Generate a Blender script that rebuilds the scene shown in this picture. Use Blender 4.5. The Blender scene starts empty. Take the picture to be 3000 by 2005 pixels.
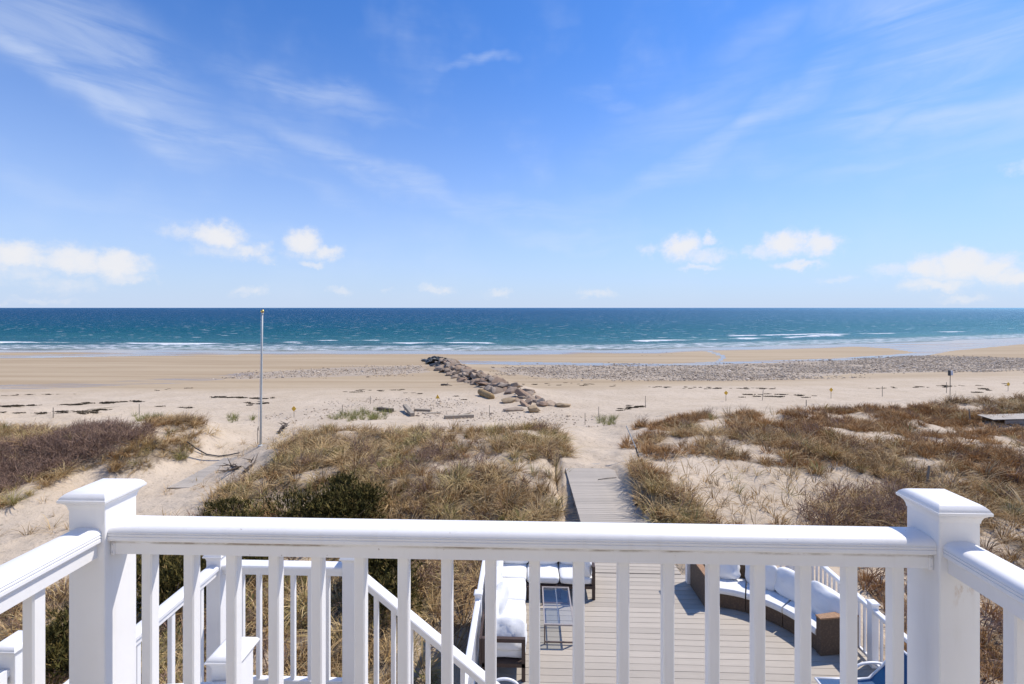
import bpy, bmesh, math, random
import numpy as np
from mathutils import Vector, Matrix, Euler

random.seed(7)
RNG = np.random.default_rng(11)
SC = bpy.context.scene
COL = SC.collection
R = math.radians

# ------------------------------------------------------------------ camera
FPX = 1333.0                      # focal length in photograph pixels (3000 wide)
YAW = R(1.85)
CZ = 10.5                         # eye height above the sea
cam_d = bpy.data.cameras.new('camera')
cam_d.sensor_width = 36.0
cam_d.lens = 36.0 * FPX / 3000.0
cam_d.shift_y = -100.5 / 3000.0
cam_d.clip_start = 0.05
cam_d.clip_end = 90000
cam = bpy.data.objects.new('camera', cam_d)
cam.location = (0, 0, CZ)
cam.rotation_euler = (R(90), 0, YAW)
COL.objects.link(cam)
SC.camera = cam

# ------------------------------------------------------------------ light
SUN_EL, SUN_AZ = R(54), R(30)     # azimuth counted from +X (right) towards +Y (sea)
SUN_DIR = Vector((math.cos(SUN_EL) * math.cos(SUN_AZ), math.cos(SUN_EL) * math.sin(SUN_AZ), math.sin(SUN_EL)))
sun_d = bpy.data.lights.new('sun', 'SUN')
sun_d.energy = 4.6
sun_d.angle = R(0.5)
sun_d.color = (1.0, 0.93, 0.83)
sun = bpy.data.objects.new('sun', sun_d)
sun.rotation_euler = SUN_DIR.to_track_quat('Z', 'Y').to_euler()
sun.location = (30, 20, 60)
COL.objects.link(sun)

SC.view_settings.view_transform = 'Standard'
SC.view_settings.look = 'None'
SC.view_settings.gamma = 1.0
SC.view_settings.exposure = 0.0
SC.view_settings.use_curve_mapping = False


class NT:
    """small helper to write node trees"""
    def __init__(self, tree):
        self.t = tree; self.n = tree.nodes; self.l = tree.links

    def node(self, kind, **kw):
        nd = self.n.new(kind)
        for k, v in kw.items():
            setattr(nd, k, v)
        return nd

    def put(self, sock, v):
        if isinstance(v, bpy.types.NodeSocket):
            self.l.new(v, sock)
        else:
            sock.default_value = v

    def m(self, op, a, b=None, c=None, clamp=False):
        nd = self.node('ShaderNodeMath', operation=op, use_clamp=clamp)
        for i, v in enumerate((a, b, c)):
            if v is not None:
                self.put(nd.inputs[i], v)
        return nd.outputs[0]

    def vm(self, op, a, b=None):
        nd = self.node('ShaderNodeVectorMath', operation=op)
        self.put(nd.inputs[0], a)
        if b is not None:
            if op == 'SCALE':
                self.put(nd.inputs['Scale'], b)
            else:
                self.put(nd.inputs[1], b)
        return nd.outputs['Value'] if op in ('LENGTH', 'DOT_PRODUCT') else nd.outputs[0]

    def mix(self, f, a, b, mode='MIX'):
        nd = self.node('ShaderNodeMix', data_type='RGBA', blend_type=mode)
        self.put(nd.inputs[0], f)
        self.put(nd.inputs[6], a if isinstance(a, bpy.types.NodeSocket) else tuple(a) + (1,) * (4 - len(a)))
        self.put(nd.inputs[7], b if isinstance(b, bpy.types.NodeSocket) else tuple(b) + (1,) * (4 - len(b)))
        return nd.outputs[2]

    def ramp(self, f, stops):
        nd = self.node('ShaderNodeValToRGB')
        cr = nd.color_ramp
        while len(cr.elements) < len(stops):
            cr.elements.new(0.5)
        for e, (p, c) in zip(cr.elements, stops):
            e.position = p
            e.color = tuple(c) + (1,) * (4 - len(c)) if not isinstance(c, (int, float)) else (c, c, c, 1)
        self.put(nd.inputs[0], f)
        return nd.outputs[0]

    def mr(self, v, a, b, c=0.0, d=1.0, kind='SMOOTHSTEP'):
        nd = self.node('ShaderNodeMapRange', interpolation_type=kind)
        for i, x in enumerate((v, a, b, c, d)):
            self.put(nd.inputs[i], x)
        return nd.outputs[0]

    def noise(self, vec, scale, detail=4.0, rough=0.55, dist=0.0, dim='3D'):
        nd = self.node('ShaderNodeTexNoise', noise_dimensions=dim)
        if vec is not None:
            self.put(nd.inputs['Vector'], vec)
        nd.inputs['Scale'].default_value = scale
        nd.inputs['Detail'].default_value = detail
        nd.inputs['Roughness'].default_value = rough
        nd.inputs['Distortion'].default_value = dist
        return nd

    def mapping(self, vec, loc=(0, 0, 0), rot=(0, 0, 0), scale=(1, 1, 1), kind='POINT'):
        nd = self.node('ShaderNodeMapping', vector_type=kind)
        self.put(nd.inputs[0], vec)
        nd.inputs['Location'].default_value = loc
        nd.inputs['Rotation'].default_value = rot
        nd.inputs['Scale'].default_value = scale
        return nd.outputs[0]


def az_el(px, py):
    cx, cz = (px - 1500) / FPX, (902 - py) / FPX
    dx = cx * math.cos(YAW) - math.sin(YAW)
    dy = cx * math.sin(YAW) + math.cos(YAW)
    return math.atan2(dx, dy), math.atan2(cz, math.hypot(dx, dy))


# ------------------------------------------------------------------ sky
world = bpy.data.worlds.new('World')
SC.world = world
world.use_nodes = True
world.node_tree.nodes.clear()
W = NT(world.node_tree)
sky = W.node('ShaderNodeTexSky', sky_type='NISHITA')
sky.sun_disc = False
sky.sun_elevation = SUN_EL
sky.sun_rotation = R(90) - SUN_AZ          # clockwise from +Y
sky.air_density = 1.0
sky.dust_density = 0.2
sky.ozone_density = 1.0
SKY_STRENGTH = 0.10
tc = W.node('ShaderNodeTexCoord')
dirv = W.vm('NORMALIZE', tc.outputs['Generated'])
sx = W.node('ShaderNodeSeparateXYZ'); W.l.new(dirv, sx.inputs[0])
az = W.m('ARCTAN2', sx.outputs[0], sx.outputs[1])
el = W.m('ARCSINE', sx.outputs[2])
cv = W.node('ShaderNodeCombineXYZ'); W.l.new(az, cv.inputs[0]); W.l.new(el, cv.inputs[1])
ae = cv.outputs[0]


def blob(vec, px, py, rx, ry, ang, amp, inner=0.0):
    a, e = az_el(px, py)
    v = W.mapping(vec, (a, e, 0), (0, 0, ang), (rx / FPX, ry / FPX, 1), 'TEXTURE')
    r = W.vm('LENGTH', v)
    return W.mr(r, 1.0, inner, 0.0, amp)


def union(lst, op='MAXIMUM'):
    acc = lst[0]
    for b in lst[1:]:
        acc = W.m(op, acc, b)
    return acc


# heaped clouds low over the sea
dn = W.noise(ae, 30.0, 8.0, 0.62)
dv = W.vm('SUBTRACT', dn.outputs['Color'], (0.5, 0.5, 0.5))
dvs = W.vm('MULTIPLY', dv, (0.060, 0.050, 0.0))
aed = W.vm('ADD', ae, dvs)
heaps = [(50, 752, 85, 50, 1.0), (220, 765, 105, 48, .95), (345, 778, 95, 48, .95), (190, 835, 130, 30, .55), (380, 815, 90, 26, .7),
         (60, 800, 110, 34, .6),
         (640, 692, 100, 52, 1.0), (535, 682, 80, 30, .6), (735, 730, 80, 36, .8), (650, 735, 120, 34, .6), (780, 757, 50, 16, .6),
         (890, 712, 75, 56, 1.0), (955, 738, 70, 34, .85), (920, 776, 55, 16, .7), (900, 745, 110, 30, .6),
         (2000, 722, 85, 56, 1.0), (2082, 702, 40, 26, .8), (1900, 735, 55, 30, .65), (2060, 748, 130, 32, .7), (2040, 783, 90, 18, .7),
         (2300, 715, 90, 54, 1.0), (2405, 718, 72, 48, .95), (2225, 742, 70, 34, .7), (2340, 776, 85, 20, .8),
         (2715, 785, 70, 50, .9), (2820, 778, 95, 56, 1.0), (2905, 792, 75, 50, .95), (2990, 812, 80, 38, .9), (2740, 835, 100, 28, .8),
         (2630, 788, 90, 28, .6), (2820, 872, 80, 18, .6), (2990, 490, 40, 26, .5), (3120, 800, 110, 50, .9), (3300, 760, 90, 50, .9),
         (-120, 790, 110, 50, .9), (-330, 740, 100, 52, .9),
         (730, 855, 75, 20, .6), (1000, 850, 55, 22, .6), (1135, 853, 45, 14, .4), (1280, 850, 90, 24, .65), (1460, 860, 75, 20, .6),
         (1750, 862, 95, 22, .65), (2450, 818, 80, 18, .5), (120, 880, 120, 12, .5)]
hm = union([blob(aed, x, y, rx * 1.1, ry * 1.15, 0, a, 0.1) for x, y, rx, ry, a in heaps])
fine = W.noise(ae, 48.0, 7.0, 0.62)
hm2 = W.m('ADD', hm, W.m('MULTIPLY', W.m('SUBTRACT', fine.outputs[0], 0.5), 0.8))
heap_a = W.m('MULTIPLY', W.mr(hm2, 0.12, 0.95), W.m('POWER', hm, 0.7))
# thin high cloud in long streaks
fib = W.noise(W.mapping(ae, (0, 0, 0), (0, 0, R(18)), (1.6, 9.0, 1)), 2.6, 7.0, 0.6, 0.5)
fib2 = W.noise(W.mapping(ae, (3, 1, 0), (0, 0, R(-20)), (1.4, 8.0, 1)), 2.4, 7.0, 0.6, 0.5)
dn2 = W.noise(ae, 5.0, 4.0, 0.55)
aec = W.vm('ADD', ae, W.vm('MULTIPLY', W.vm('SUBTRACT', dn2.outputs['Color'], (0.5, 0.5, 0.5)), (0.20, 0.14, 0.0)))
streaks_l = [(150, 215, 420, 60, -.36, .75), (330, 300, 330, 70, -.30, .70), (330, 180, 330, 170, -.5, .55), (90, 80, 330, 130, -.2, .45),
             (640, 390, 520, 55, -.42, .42), (1150, 540, 620, 60, -.32, .48), (1500, 620, 420, 55, -.12, .35),
             (900, 250, 330, 55, -.10, .45), (1090, 345, 180, 30, -.05, .35), (1400, 190, 150, 24, -.02, .55), (500, 620, 500, 40, -.1, .22)]
streaks_r = [(2150, 400, 620, 70, .42, .50), (2000, 330, 400, 120, .3, .30), (2750, 210, 420, 110, .30, .60), (2700, 300, 420, 60, .35, .55),
             (2830, 370, 380, 60, .08, .62), (2650, 70, 300, 130, -.3, .45), (1780, 285, 160, 40, -.3, .38), (2230, 100, 200, 60, .1, .28),
             (2550, 510, 240, 30, .05, .3), (1680, 705, 300, 36, 0, .35), (1900, 560, 600, 60, .25, .22), (3200, 250, 420, 130, .3, .5)]
cl = union([blob(aec, *s) for s in streaks_l])
crr = union([blob(aec, *s) for s in streaks_r])
wide = W.m('MULTIPLY', W.mr(dn2.outputs[0], 0.45, 0.75), 0.22)
cirrus = W.m('ADD', W.m('MULTIPLY', W.m('MAXIMUM', cl, W.m('MULTIPLY', wide, 0.6)), W.mr(fib.outputs[0], 0.25, 0.72)),
             W.m('MULTIPLY', W.m('MAXIMUM', crr, W.m('MULTIPLY', wide, 0.6)), W.mr(fib2.outputs[0], 0.25, 0.72)))
cirrus = W.m('MULTIPLY', cirrus, 1.0, clamp=True)
up = W.mr(sx.outputs[2], 0.0, 0.03)
cirrus = W.m('MULTIPLY', cirrus, up)
CL = 0.92 / SKY_STRENGTH
clear = W.vm('MULTIPLY', sky.outputs[0], (0.58, 1.10, 1.86))       # deep clean maritime blue
hz = W.m('POWER', W.mr(el, 0.0, 0.60, 1.0, 0.0, 'LINEAR'), 1.9)
clear = W.mix(W.m('MULTIPLY', hz, 0.93), clear, (0.60 / SKY_STRENGTH, 0.70 / SKY_STRENGTH, 0.90 / SKY_STRENGTH))
c1 = W.mix(W.m('MULTIPLY', cirrus, 0.80), clear, (0.78 * CL, 0.88 * CL, 1.06 * CL))
c2 = W.mix(W.m('MULTIPLY', heap_a, 0.92, clamp=True), c1, (0.96 * CL, 0.955 * CL, 0.98 * CL))
bg = W.node('ShaderNodeBackground'); W.l.new(c2, bg.inputs[0]); bg.inputs[1].default_value = SKY_STRENGTH
wo = W.node('ShaderNodeOutputWorld'); W.l.new(bg.outputs[0], wo.inputs[0])

world.cycles.sampling_method = 'MANUAL'
world.cycles.sample_map_resolution = 512
SC.cycles.max_bounces = 5
SC.cycles.diffuse_bounces = 3
SC.cycles.glossy_bounces = 2
SC.cycles.transparent_max_bounces = 6
SC.cycles.caustics_reflective = False
SC.cycles.caustics_refractive = False

# ------------------------------------------------------------------ mesh helpers
class MB:
    def __init__(self):
        self.v = []; self.f = []

    def add(self, vs, fs):
        b = len(self.v)
        self.v += [tuple(p) for p in vs]
        self.f += [tuple(i + b for i in f) for f in fs]
        return self

    def box(self, x0, x1, y0, y1, z0, z1, ch=0.0):
        if ch <= 0:
            vs = [(x0, y0, z0), (x1, y0, z0), (x1, y1, z0), (x0, y1, z0), (x0, y0, z1), (x1, y0, z1), (x1, y1, z1), (x0, y1, z1)]
            return self.add(vs, [(0, 3, 2, 1), (4, 5, 6, 7), (0, 1, 5, 4), (1, 2, 6, 5), (2, 3, 7, 6), (3, 0, 4, 7)])
        bm = bmesh.new()
        bmesh.ops.create_cube(bm, size=1.0)
        for v in bm.verts:
            v.co = ((x0 + x1) / 2 + v.co.x * (x1 - x0), (y0 + y1) / 2 + v.co.y * (y1 - y0), (z0 + z1) / 2 + v.co.z * (z1 - z0))
        bmesh.ops.bevel(bm, geom=bm.edges[:], offset=ch, segments=2, profile=0.5, affect='EDGES')
        bm.verts.index_update()
        self.add([v.co[:] for v in bm.verts], [[v.index for v in f.verts] for f in bm.faces])
        bm.free()
        return self

    def rings(self, rings, close=True, caps=True):
        n = len(rings[0]); b = len(self.v)
        for r in rings:
            self.v += [tuple(p) for p in r]
        for i in range(len(rings) - 1):
            for j in range(n if close else n - 1):
                k = (j + 1) % n
                self.f.append((b + i * n + j, b + i * n + k, b + (i + 1) * n + k, b + (i + 1) * n + j))
        if caps and close:
            self.f.append(tuple(b + j for j in reversed(range(n))))
            self.f.append(tuple(b + (len(rings) - 1) * n + j for j in range(n)))
        return self

    def tube(self, pts, rad, n=8):
        pts = [Vector(p) for p in pts]
        if not hasattr(rad, '__len__'):
            rad = [rad] * len(pts)
        rings = []
        up = None
        for i, p in enumerate(pts):
            t = (pts[min(i + 1, len(pts) - 1)] - pts[max(i - 1, 0)]).normalized()
            if up is None:
                up = Vector((0, 0, 1)) if abs(t.z) < 0.9 else Vector((1, 0, 0))
            a = t.cross(up).normalized(); bb = a.cross(t).normalized(); up = bb
            rings.append([p + (a * math.cos(2 * math.pi * j / n) + bb * math.sin(2 * math.pi * j / n)) * rad[i] for j in range(n)])
        return self.rings(rings)

    def bar(self, a, b, w, h):
        """rectangular bar from a to b, w across, h in the other direction"""
        a, b = Vector(a), Vector(b)
        t = (b - a).normalized()
        up = Vector((0, 0, 1)) if abs(t.z) < 0.95 else Vector((0, 1, 0))
        s = t.cross(up).normalized(); u = s.cross(t).normalized()
        q = [s * (-w / 2) + u * (-h / 2), s * (w / 2) + u * (-h / 2), s * (w / 2) + u * (h / 2), s * (-w / 2) + u * (h / 2)]
        return self.rings([[a + x for x in q], [b + x for x in q]])

    def mesh(self, name, smooth=False):
        me = bpy.data.meshes.new(name)
        me.from_pydata(self.v, [], self.f)
        me.validate()
        bm = bmesh.new(); bm.from_mesh(me)
        bmesh.ops.recalc_face_normals(bm, faces=bm.faces[:])
        bm.to_mesh(me); bm.free()
        if smooth:
            me.polygons.foreach_set('use_smooth', [True] * len(me.polygons))
        return me

    def build(self, name, mat, parent=None, smooth=False):
        return mk(name, self.mesh(name, smooth), mat, parent)


def mk(name, me, mat, parent=None, loc=None, rot=None):
    if mat is not None and not me.materials:
        me.materials.append(mat)
    o = bpy.data.objects.new(name, me)
    COL.objects.link(o)
    if parent is not None:
        o.parent = parent
        if loc is None:                 # mesh was written in world coordinates
            o.matrix_parent_inverse = Matrix.Translation(-Vector(parent.location) if parent.parent is None else -(Vector(parent.parent.location) + Vector(parent.location)))
            if parent.type == 'MESH':   # a sub-part of a part whose mesh is in world coordinates as well
                o.matrix_parent_inverse = Matrix.Identity(4)
    if loc is not None:
        o.location = loc
    if rot is not None:
        o.rotation_euler = rot
    return o


def thing(name, label, cat, loc=(0, 0, 0), group=None, rotz=0.0):
    o = bpy.data.objects.new(name, None)
    o.empty_display_size = 0.2
    o.location = loc
    o.rotation_euler = (0, 0, rotz)
    COL.objects.link(o)
    return tag(o, label, cat, group)


def tag(o, label=None, cat=None, group=None, kind=None):
    if label: o['label'] = label
    if cat: o['category'] = cat
    if group: o['group'] = group
    if kind: o['kind'] = kind
    return o


def autosmooth(o, ang=35):
    me = o.data
    bm = bmesh.new(); bm.from_mesh(me)
    for f in bm.faces: f.smooth = True
    for e in bm.edges:
        if len(e.link_faces) == 2 and e.calc_face_angle(0) > R(ang):
            e.smooth = False
    bm.to_mesh(me); bm.free()
    return o


# ------------------------------------------------------------------ materials
def mat(name):
    m = bpy.data.materials.new(name)
    m.use_nodes = True
    T = NT(m.node_tree)
    p = m.node_tree.nodes['Principled BSDF']
    return m, T, p


def simple(name, col, rough=0.5, var=0.12, scale=8.0, bump=0.0, metal=0.0, bscale=None, rnd=0.0, stretch=(1, 1, 1), spec=0.5):
    m, T, p = mat(name)
    tcn = T.node('ShaderNodeTexCoord')
    v = T.mapping(tcn.outputs['Object'], scale=stretch)
    n = T.noise(v, scale, 5.0, 0.6)
    f = T.mr(n.outputs[0], 0.3, 0.7, 1 - var, 1 + var, 'LINEAR')
    if rnd > 0:
        oi = T.node('ShaderNodeObjectInfo')
        f = T.m('MULTIPLY', f, T.mr(oi.outputs['Random'], 0, 1, 1 - rnd, 1 + rnd, 'LINEAR'))
    c = T.node('ShaderNodeVectorMath', operation='SCALE')
    c.inputs[0].default_value = col
    T.l.new(f, c.inputs['Scale'])
    T.l.new(c.outputs[0], p.inputs['Base Color'])
    p.inputs['Roughness'].default_value = rough
    p.inputs['Metallic'].default_value = metal
    p.inputs['Specular IOR Level'].default_value = spec
    if bump > 0:
        b = T.node('ShaderNodeBump')
        b.inputs['Strength'].default_value = bump
        b.inputs['Distance'].default_value = 0.01
        nb = T.noise(v, bscale or scale * 4, 5.0, 0.6)
        T.l.new(nb.outputs[0], b.inputs['Height'])
        T.l.new(b.outputs[0], p.inputs['Normal'])
    return m


# ------------------------------------------------------------------ terrain
def ray_dir(px, py):
    cx, cz = (px - 1500) / FPX, (902 - py) / FPX
    return (cx * math.cos(YAW) - math.sin(YAW), cx * math.sin(YAW) + math.cos(YAW), cz)


def at_z(px, py, z):
    d = ray_dir(px, py)
    t = (z - CZ) / d[2]
    return d[0] * t, d[1] * t


def hash2(ix, iy, s):
    h = (ix.astype(np.int64) * 374761393 + iy.astype(np.int64) * 668265263 + s * 982451653) & 0xFFFFFFFF
    h = ((h ^ (h >> 13)) * 1274126177) & 0xFFFFFFFF
    h = h ^ (h >> 16)
    return (h & 0xFFFFFF) / float(0xFFFFFF)


def vnoise(x, y, s=0):
    ix, iy = np.floor(x), np.floor(y)
    fx, fy = x - ix, y - iy
    fx = fx * fx * (3 - 2 * fx); fy = fy * fy * (3 - 2 * fy)
    a = hash2(ix, iy, s); b = hash2(ix + 1, iy, s); c = hash2(ix, iy + 1, s); d = hash2(ix + 1, iy + 1, s)
    return (a * (1 - fx) + b * fx) * (1 - fy) + (c * (1 - fx) + d * fx) * fy - 0.5


def fbm(x, y, s=0, o=4):
    r = 0; a = 1.0; k = 1.0
    for i in range(o):
        r = r + a * vnoise(x * k + 17.3 * i, y * k - 9.1 * i, s + i)
        a *= 0.5; k *= 2.03
    return r


def sstep(a, b, x):
    t = np.clip((x - a) / (b - a), 0, 1)
    return t * t * (3 - 2 * t)


WX = np.array([-2000, -126, -40, -3, 30, 67, 120, 184, 400, 2000.])
WY = np.array([60, 109, 109.5, 111, 116, 126, 144, 168, 240, 700.])


def waterline(x):
    return np.interp(x, WX, WY)


def beach(x, y):
    s = waterline(x) - y
    return np.interp(s, [-400, -60, 0, 15, 45, 55, 65, 80, 110, 200], [-8, -2.2, 0, .22, .75, 1.2, 1.9, 2.75, 3.0, 3.0])


CP = [  # photograph pixel and estimated height of the ground there
    (-250, 1215, 4.4), (0, 1232, 4.2), (150, 1262, 4.0), (400, 1250, 4.2), (550, 1225, 4.4), (610, 1255, 4.1), (662, 1310, 3.2), (480, 1240, 4.4),
    (0, 1320, 4.2), (200, 1330, 4.3), (330, 1340, 4.15), (100, 1440, 3.75), (0, 1500, 3.5), (430, 1330, 4.1), (520, 1310, 3.9), (300, 1400, 3.5),
    (250, 1430, 3.35), (450, 1410, 3.1), (560, 1375, 3.0), (650, 1335, 3.0), (700, 1295, 2.95), (610, 1290, 3.5), (760, 1280, 2.95), (640, 1240, 2.8),
    (560, 1440, 3.4), (680, 1405, 3.65), (780, 1335, 3.85), (840, 1275, 3.8), (700, 1360, 3.4), (720, 1335, 3.2),
    (0, 1600, 3.3), (150, 1560, 3.25), (380, 1490, 3.3), (430, 1440, 3.2), (-300, 1500, 3.6), (0, 1800, 3.1),
    (900, 1270, 4.0), (1100, 1268, 4.15), (1300, 1270, 4.2), (1500, 1262, 4.3), (1620, 1262, 4.2), (1655, 1300, 4.15),
    (1000, 1330, 4.3), (1300, 1350, 4.5), (1500, 1350, 4.55), (1640, 1400, 4.4), (900, 1400, 4.2), (1100, 1450, 4.3), (1300, 1450, 4.4),
    (1550, 1500, 4.2), (600, 1500, 3.7), (800, 1520, 3.8), (1000, 1600, 3.7), (1300, 1600, 3.7),
    (850, 1222, 2.85), (1100, 1222, 2.9), (1300, 1230, 3.0), (1450, 1228, 2.85), (1000, 1240, 3.4),
    (1700, 1252, 3.1), (1780, 1250, 3.15), (1760, 1300, 3.75), (1750, 1352, 4.15), (1690, 1320, 3.95), (1820, 1330, 4.05), (1800, 1235, 2.95),
    (1850, 1252, 4.1), (1830, 1300, 4.2), (1900, 1225, 4.2), (2100, 1205, 4.3), (2400, 1195, 4.4), (2650, 1187, 4.55), (2800, 1167, 4.9), (3000, 1160, 5.0), (3300, 1150, 5.2),
    (1880, 1340, 4.7), (2100, 1350, 4.7), (2400, 1300, 4.65), (2800, 1300, 4.75), (2700, 1420, 4.5), (2300, 1480, 4.5), (2050, 1500, 4.6),
    (1875, 1385, 5.0), (1910, 1440, 5.1), (1965, 1500, 4.95), (2100, 1420, 4.75), (2900, 1600, 4.2), (3000, 1800, 3.8), (3000, 1300, 4.5), (2960, 1270, 4.3), (3000, 1245, 4.6),
]
CW = [(-3, 6, 3.2), (-3, 9, 3.5), (-6, 6, 3.1), (2, 2, 3.0), (2, 6, 3.2), (7, 6, 3.7), (7.3, 9, 4.1), (11, 8, 4.1), (0, -2, 3), (0, -12, 3), (-14, -6, 3.0), (14, -6, 3.5),
      (0.9, 11, 3.6), (0.9, 13.5, 3.75), (2.4, 11, 3.6), (2.4, 13.5, 3.8), (2.4, 16, 3.95), (1.1, 16, 4.15), (4.2, 11, 4.3), (4.2, 12.5, 4.6), (-1.6, 11, 3.8), (-1.6, 8, 3.4)]
_p = [(*at_z(a, b, z), z) for a, b, z in CP] + CW
for yy in (38, 44, 52):
    for xx in range(-60, 75, 12):
        _p.append((xx, yy, float(beach(np.array(xx * 1.0), np.array(yy * 1.0)))))
_P = np.array(_p)


def _tps(r2):
    return r2 * np.log(r2 + 1e-9) * 0.5


_A = _P[:, :2]
_n = len(_A)
_K = _tps(((_A[:, None] - _A[None]) ** 2).sum(-1)) + np.eye(_n) * 2.0
_Q = np.c_[np.ones(_n), _A]
_M = np.block([[_K, _Q], [_Q.T, np.zeros((3, 3))]])
_w = np.linalg.solve(_M, np.r_[_P[:, 2], 0, 0, 0])


GA, GB = (-16.9, 84.0), (1.1, 37.5)        # seaward and landward end of the groin


def ground(x, y, detail=True):
    x = np.atleast_1d(np.asarray(x, float)); y = np.atleast_1d(np.asarray(y, float))
    x, y = np.broadcast_arrays(x, y)
    sh = x.shape
    x = x.ravel(); y = y.ravel()
    zb = beach(x, y)
    z = zb.copy()
    m = (y < 46) & (np.abs(x) < 70)
    if m.any():
        xm, ym = x[m], y[m]
        zr = np.empty(len(xm))
        for i in range(0, len(xm), 40000):
            a, b = xm[i:i + 40000], ym[i:i + 40000]
            r2 = (a[:, None] - _A[None, :, 0]) ** 2 + (b[:, None] - _A[None, :, 1]) ** 2
            zr[i:i + 40000] = _tps(r2) @ _w[:_n] + _w[_n] + _w[_n + 1] * a + _w[_n + 2] * b
        zr = np.clip(zr, 2.2, 5.6)
        t = np.maximum(sstep(33, 44, ym), sstep(45, 68, np.abs(xm)))
        z[m] = zr * (1 - t) + zb[m] * t
    if detail:
        dune = sstep(40, 30, y) * sstep(2.9, 3.6, z)
        z = z + dune * 0.32 * fbm(x * 0.45, y * 0.45, 3, 4) + 0.05 * fbm(x * 1.4, y * 1.4, 9, 3) * sstep(70, 45, y)
        z = z + 0.10 * fbm(x * 0.05, y * 0.11, 21, 3) * sstep(34, 50, y)
        # sand banked up along the groin, mostly on its right
        gx, gy = GB[0] - GA[0], GB[1] - GA[1]
        gl_ = math.hypot(gx, gy)
        tt = ((x - GA[0]) * gx + (y - GA[1]) * gy) / gl_ ** 2
        ss = ((x - GA[0]) * -gy + (y - GA[1]) * gx) / gl_
        z = z + np.where((tt > 0) & (tt < 1.1), .62 * sstep(.02, .25, tt) * sstep(1.08, .8, tt) * np.exp(-((ss - 1.2) / 2.3) ** 2), 0)
        # lie clear below the deck and the boardwalk
        z = np.where((x > -1.1) & (x < 5.9) & (y > 1) & (y < 10.15), np.minimum(z, 4.1), z)
        wz = 4.7 - .055 * (y - 10.035) - .09 + np.maximum(y - 17.5, 0) * .35
        lim = np.where(x < 1.25, wz - .5 + (1.25 - x) * 1.1, np.where(x > 3.32, wz + (x - 3.32) * 1.9, wz))
        z = np.where((x > .2) & (x < 4.6) & (y > 9.9) & (y < 19.5), np.minimum(z, lim + .06 * fbm(x * 3, y * 3, 33, 2) * (x > 3.3)), z)
    return z.reshape(sh)


_ts = np.r_[np.arange(3, 60, 0.08), np.arange(60, 420, 0.5)]


def at(px, py):
    """point of the ground that the photograph shows at this pixel"""
    d = ray_dir(px, py)
    X, Y, Z = d[0] * _ts, d[1] * _ts, CZ + d[2] * _ts
    g = ground(X, Y)
    i = np.argmax(Z <= g)
    if Z[i] > g[i]:
        i = len(_ts) - 1
    return float(X[i]), float(Y[i]), float(g[i])


def gz(x, y):
    return float(ground(x, y)[0])


def poly(pts):
    return np.array([at(*p)[:2] for p in pts])


def inside(P, x, y):
    c = np.zeros(x.shape, bool)
    j = len(P) - 1
    for i in range(len(P)):
        xi, yi = P[i]; xj, yj = P[j]
        hit = ((yi > y) != (yj > y)) & (x < (xj - xi) * (y - yi) / (yj - yi + 1e-12) + xi)
        c ^= hit
        j = i
    return c


def grid_mesh(name, X, Y, Z, attrs, mt, smooth=True):
    nr, nc = X.shape
    co = np.c_[X.ravel(), Y.ravel(), Z.ravel()].astype(np.float32)
    i = np.arange(nr * nc).reshape(nr, nc)
    q = np.stack([i[:-1, :-1], i[:-1, 1:], i[1:, 1:], i[1:, :-1]], -1).reshape(-1, 4)
    me = bpy.data.meshes.new(name)
    me.vertices.add(len(co)); me.vertices.foreach_set('co', co.ravel())
    me.loops.add(q.size); me.loops.foreach_set('vertex_index', q.ravel().astype(np.int32))
    me.polygons.add(len(q)); me.polygons.foreach_set('loop_start', np.arange(0, q.size, 4, dtype=np.int32))
    me.polygons.foreach_set('loop_total', np.full(len(q), 4, np.int32))
    me.polygons.foreach_set('use_smooth', np.ones(len(q), bool))
    for k, a in attrs.items():
        at_ = me.attributes.new(k, 'FLOAT', 'POINT')
        at_.data.foreach_set('value', a.ravel().astype(np.float32))
    me.update(); me.validate()
    return mk(name, me, mt)


# sand
m_sand, T, p = mat('sand')
geo = T.node('ShaderNodeNewGeometry')
pos = geo.outputs['Position']


def attr(T, n, kind='GEOMETRY'):
    a = T.node('ShaderNodeAttribute', attribute_name=n, attribute_type=kind)
    return a.outputs['Fac']


wet, damp, pebb, litt_shade = attr(T, 'wet'), attr(T, 'damp'), attr(T, 'pebbly'), attr(T, 'litter_shade')
n1 = T.noise(pos, 0.35, 5, 0.6)
n2 = T.noise(pos, 3.0, 5, 0.65)
n3 = T.noise(pos, 40.0, 3, 0.6)
dry = T.mix(T.mr(n1.outputs[0], 0.35, 0.65), (0.515, 0.415, 0.300), (0.575, 0.470, 0.350))
dry = T.mix(T.m('MULTIPLY', T.mr(n2.outputs[0], 0.5, 0.75), 0.30), dry, (0.43, 0.34, 0.24))
dry = T.mix(T.m('MULTIPLY', T.mr(n3.outputs[0], 0.45, 0.75), 0.22), dry, (0.36, 0.275, 0.19))
lines = T.noise(T.mapping(pos, (0, 0, 0), (0, 0, R(-6)), (0.02, 0.35, 1)), 1.0, 5, 0.6)
dm = T.mix(T.mr(lines.outputs[0], 0.35, 0.65), (0.375, 0.278, 0.172), (0.455, 0.352, 0.230))
sp_ = T.noise(pos, 5.5, 2, 0.5)
sp2 = T.noise(pos, 17.0, 2, 0.5)
spk = T.m('MAXIMUM', T.m('MULTIPLY', T.mr(sp_.outputs[0], 0.62, 0.70), 0.55), T.m('MULTIPLY', T.mr(sp2.outputs[0], 0.62, 0.70), 0.45))
dry = T.mix(spk, dry, (0.26, 0.20, 0.14))
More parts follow.
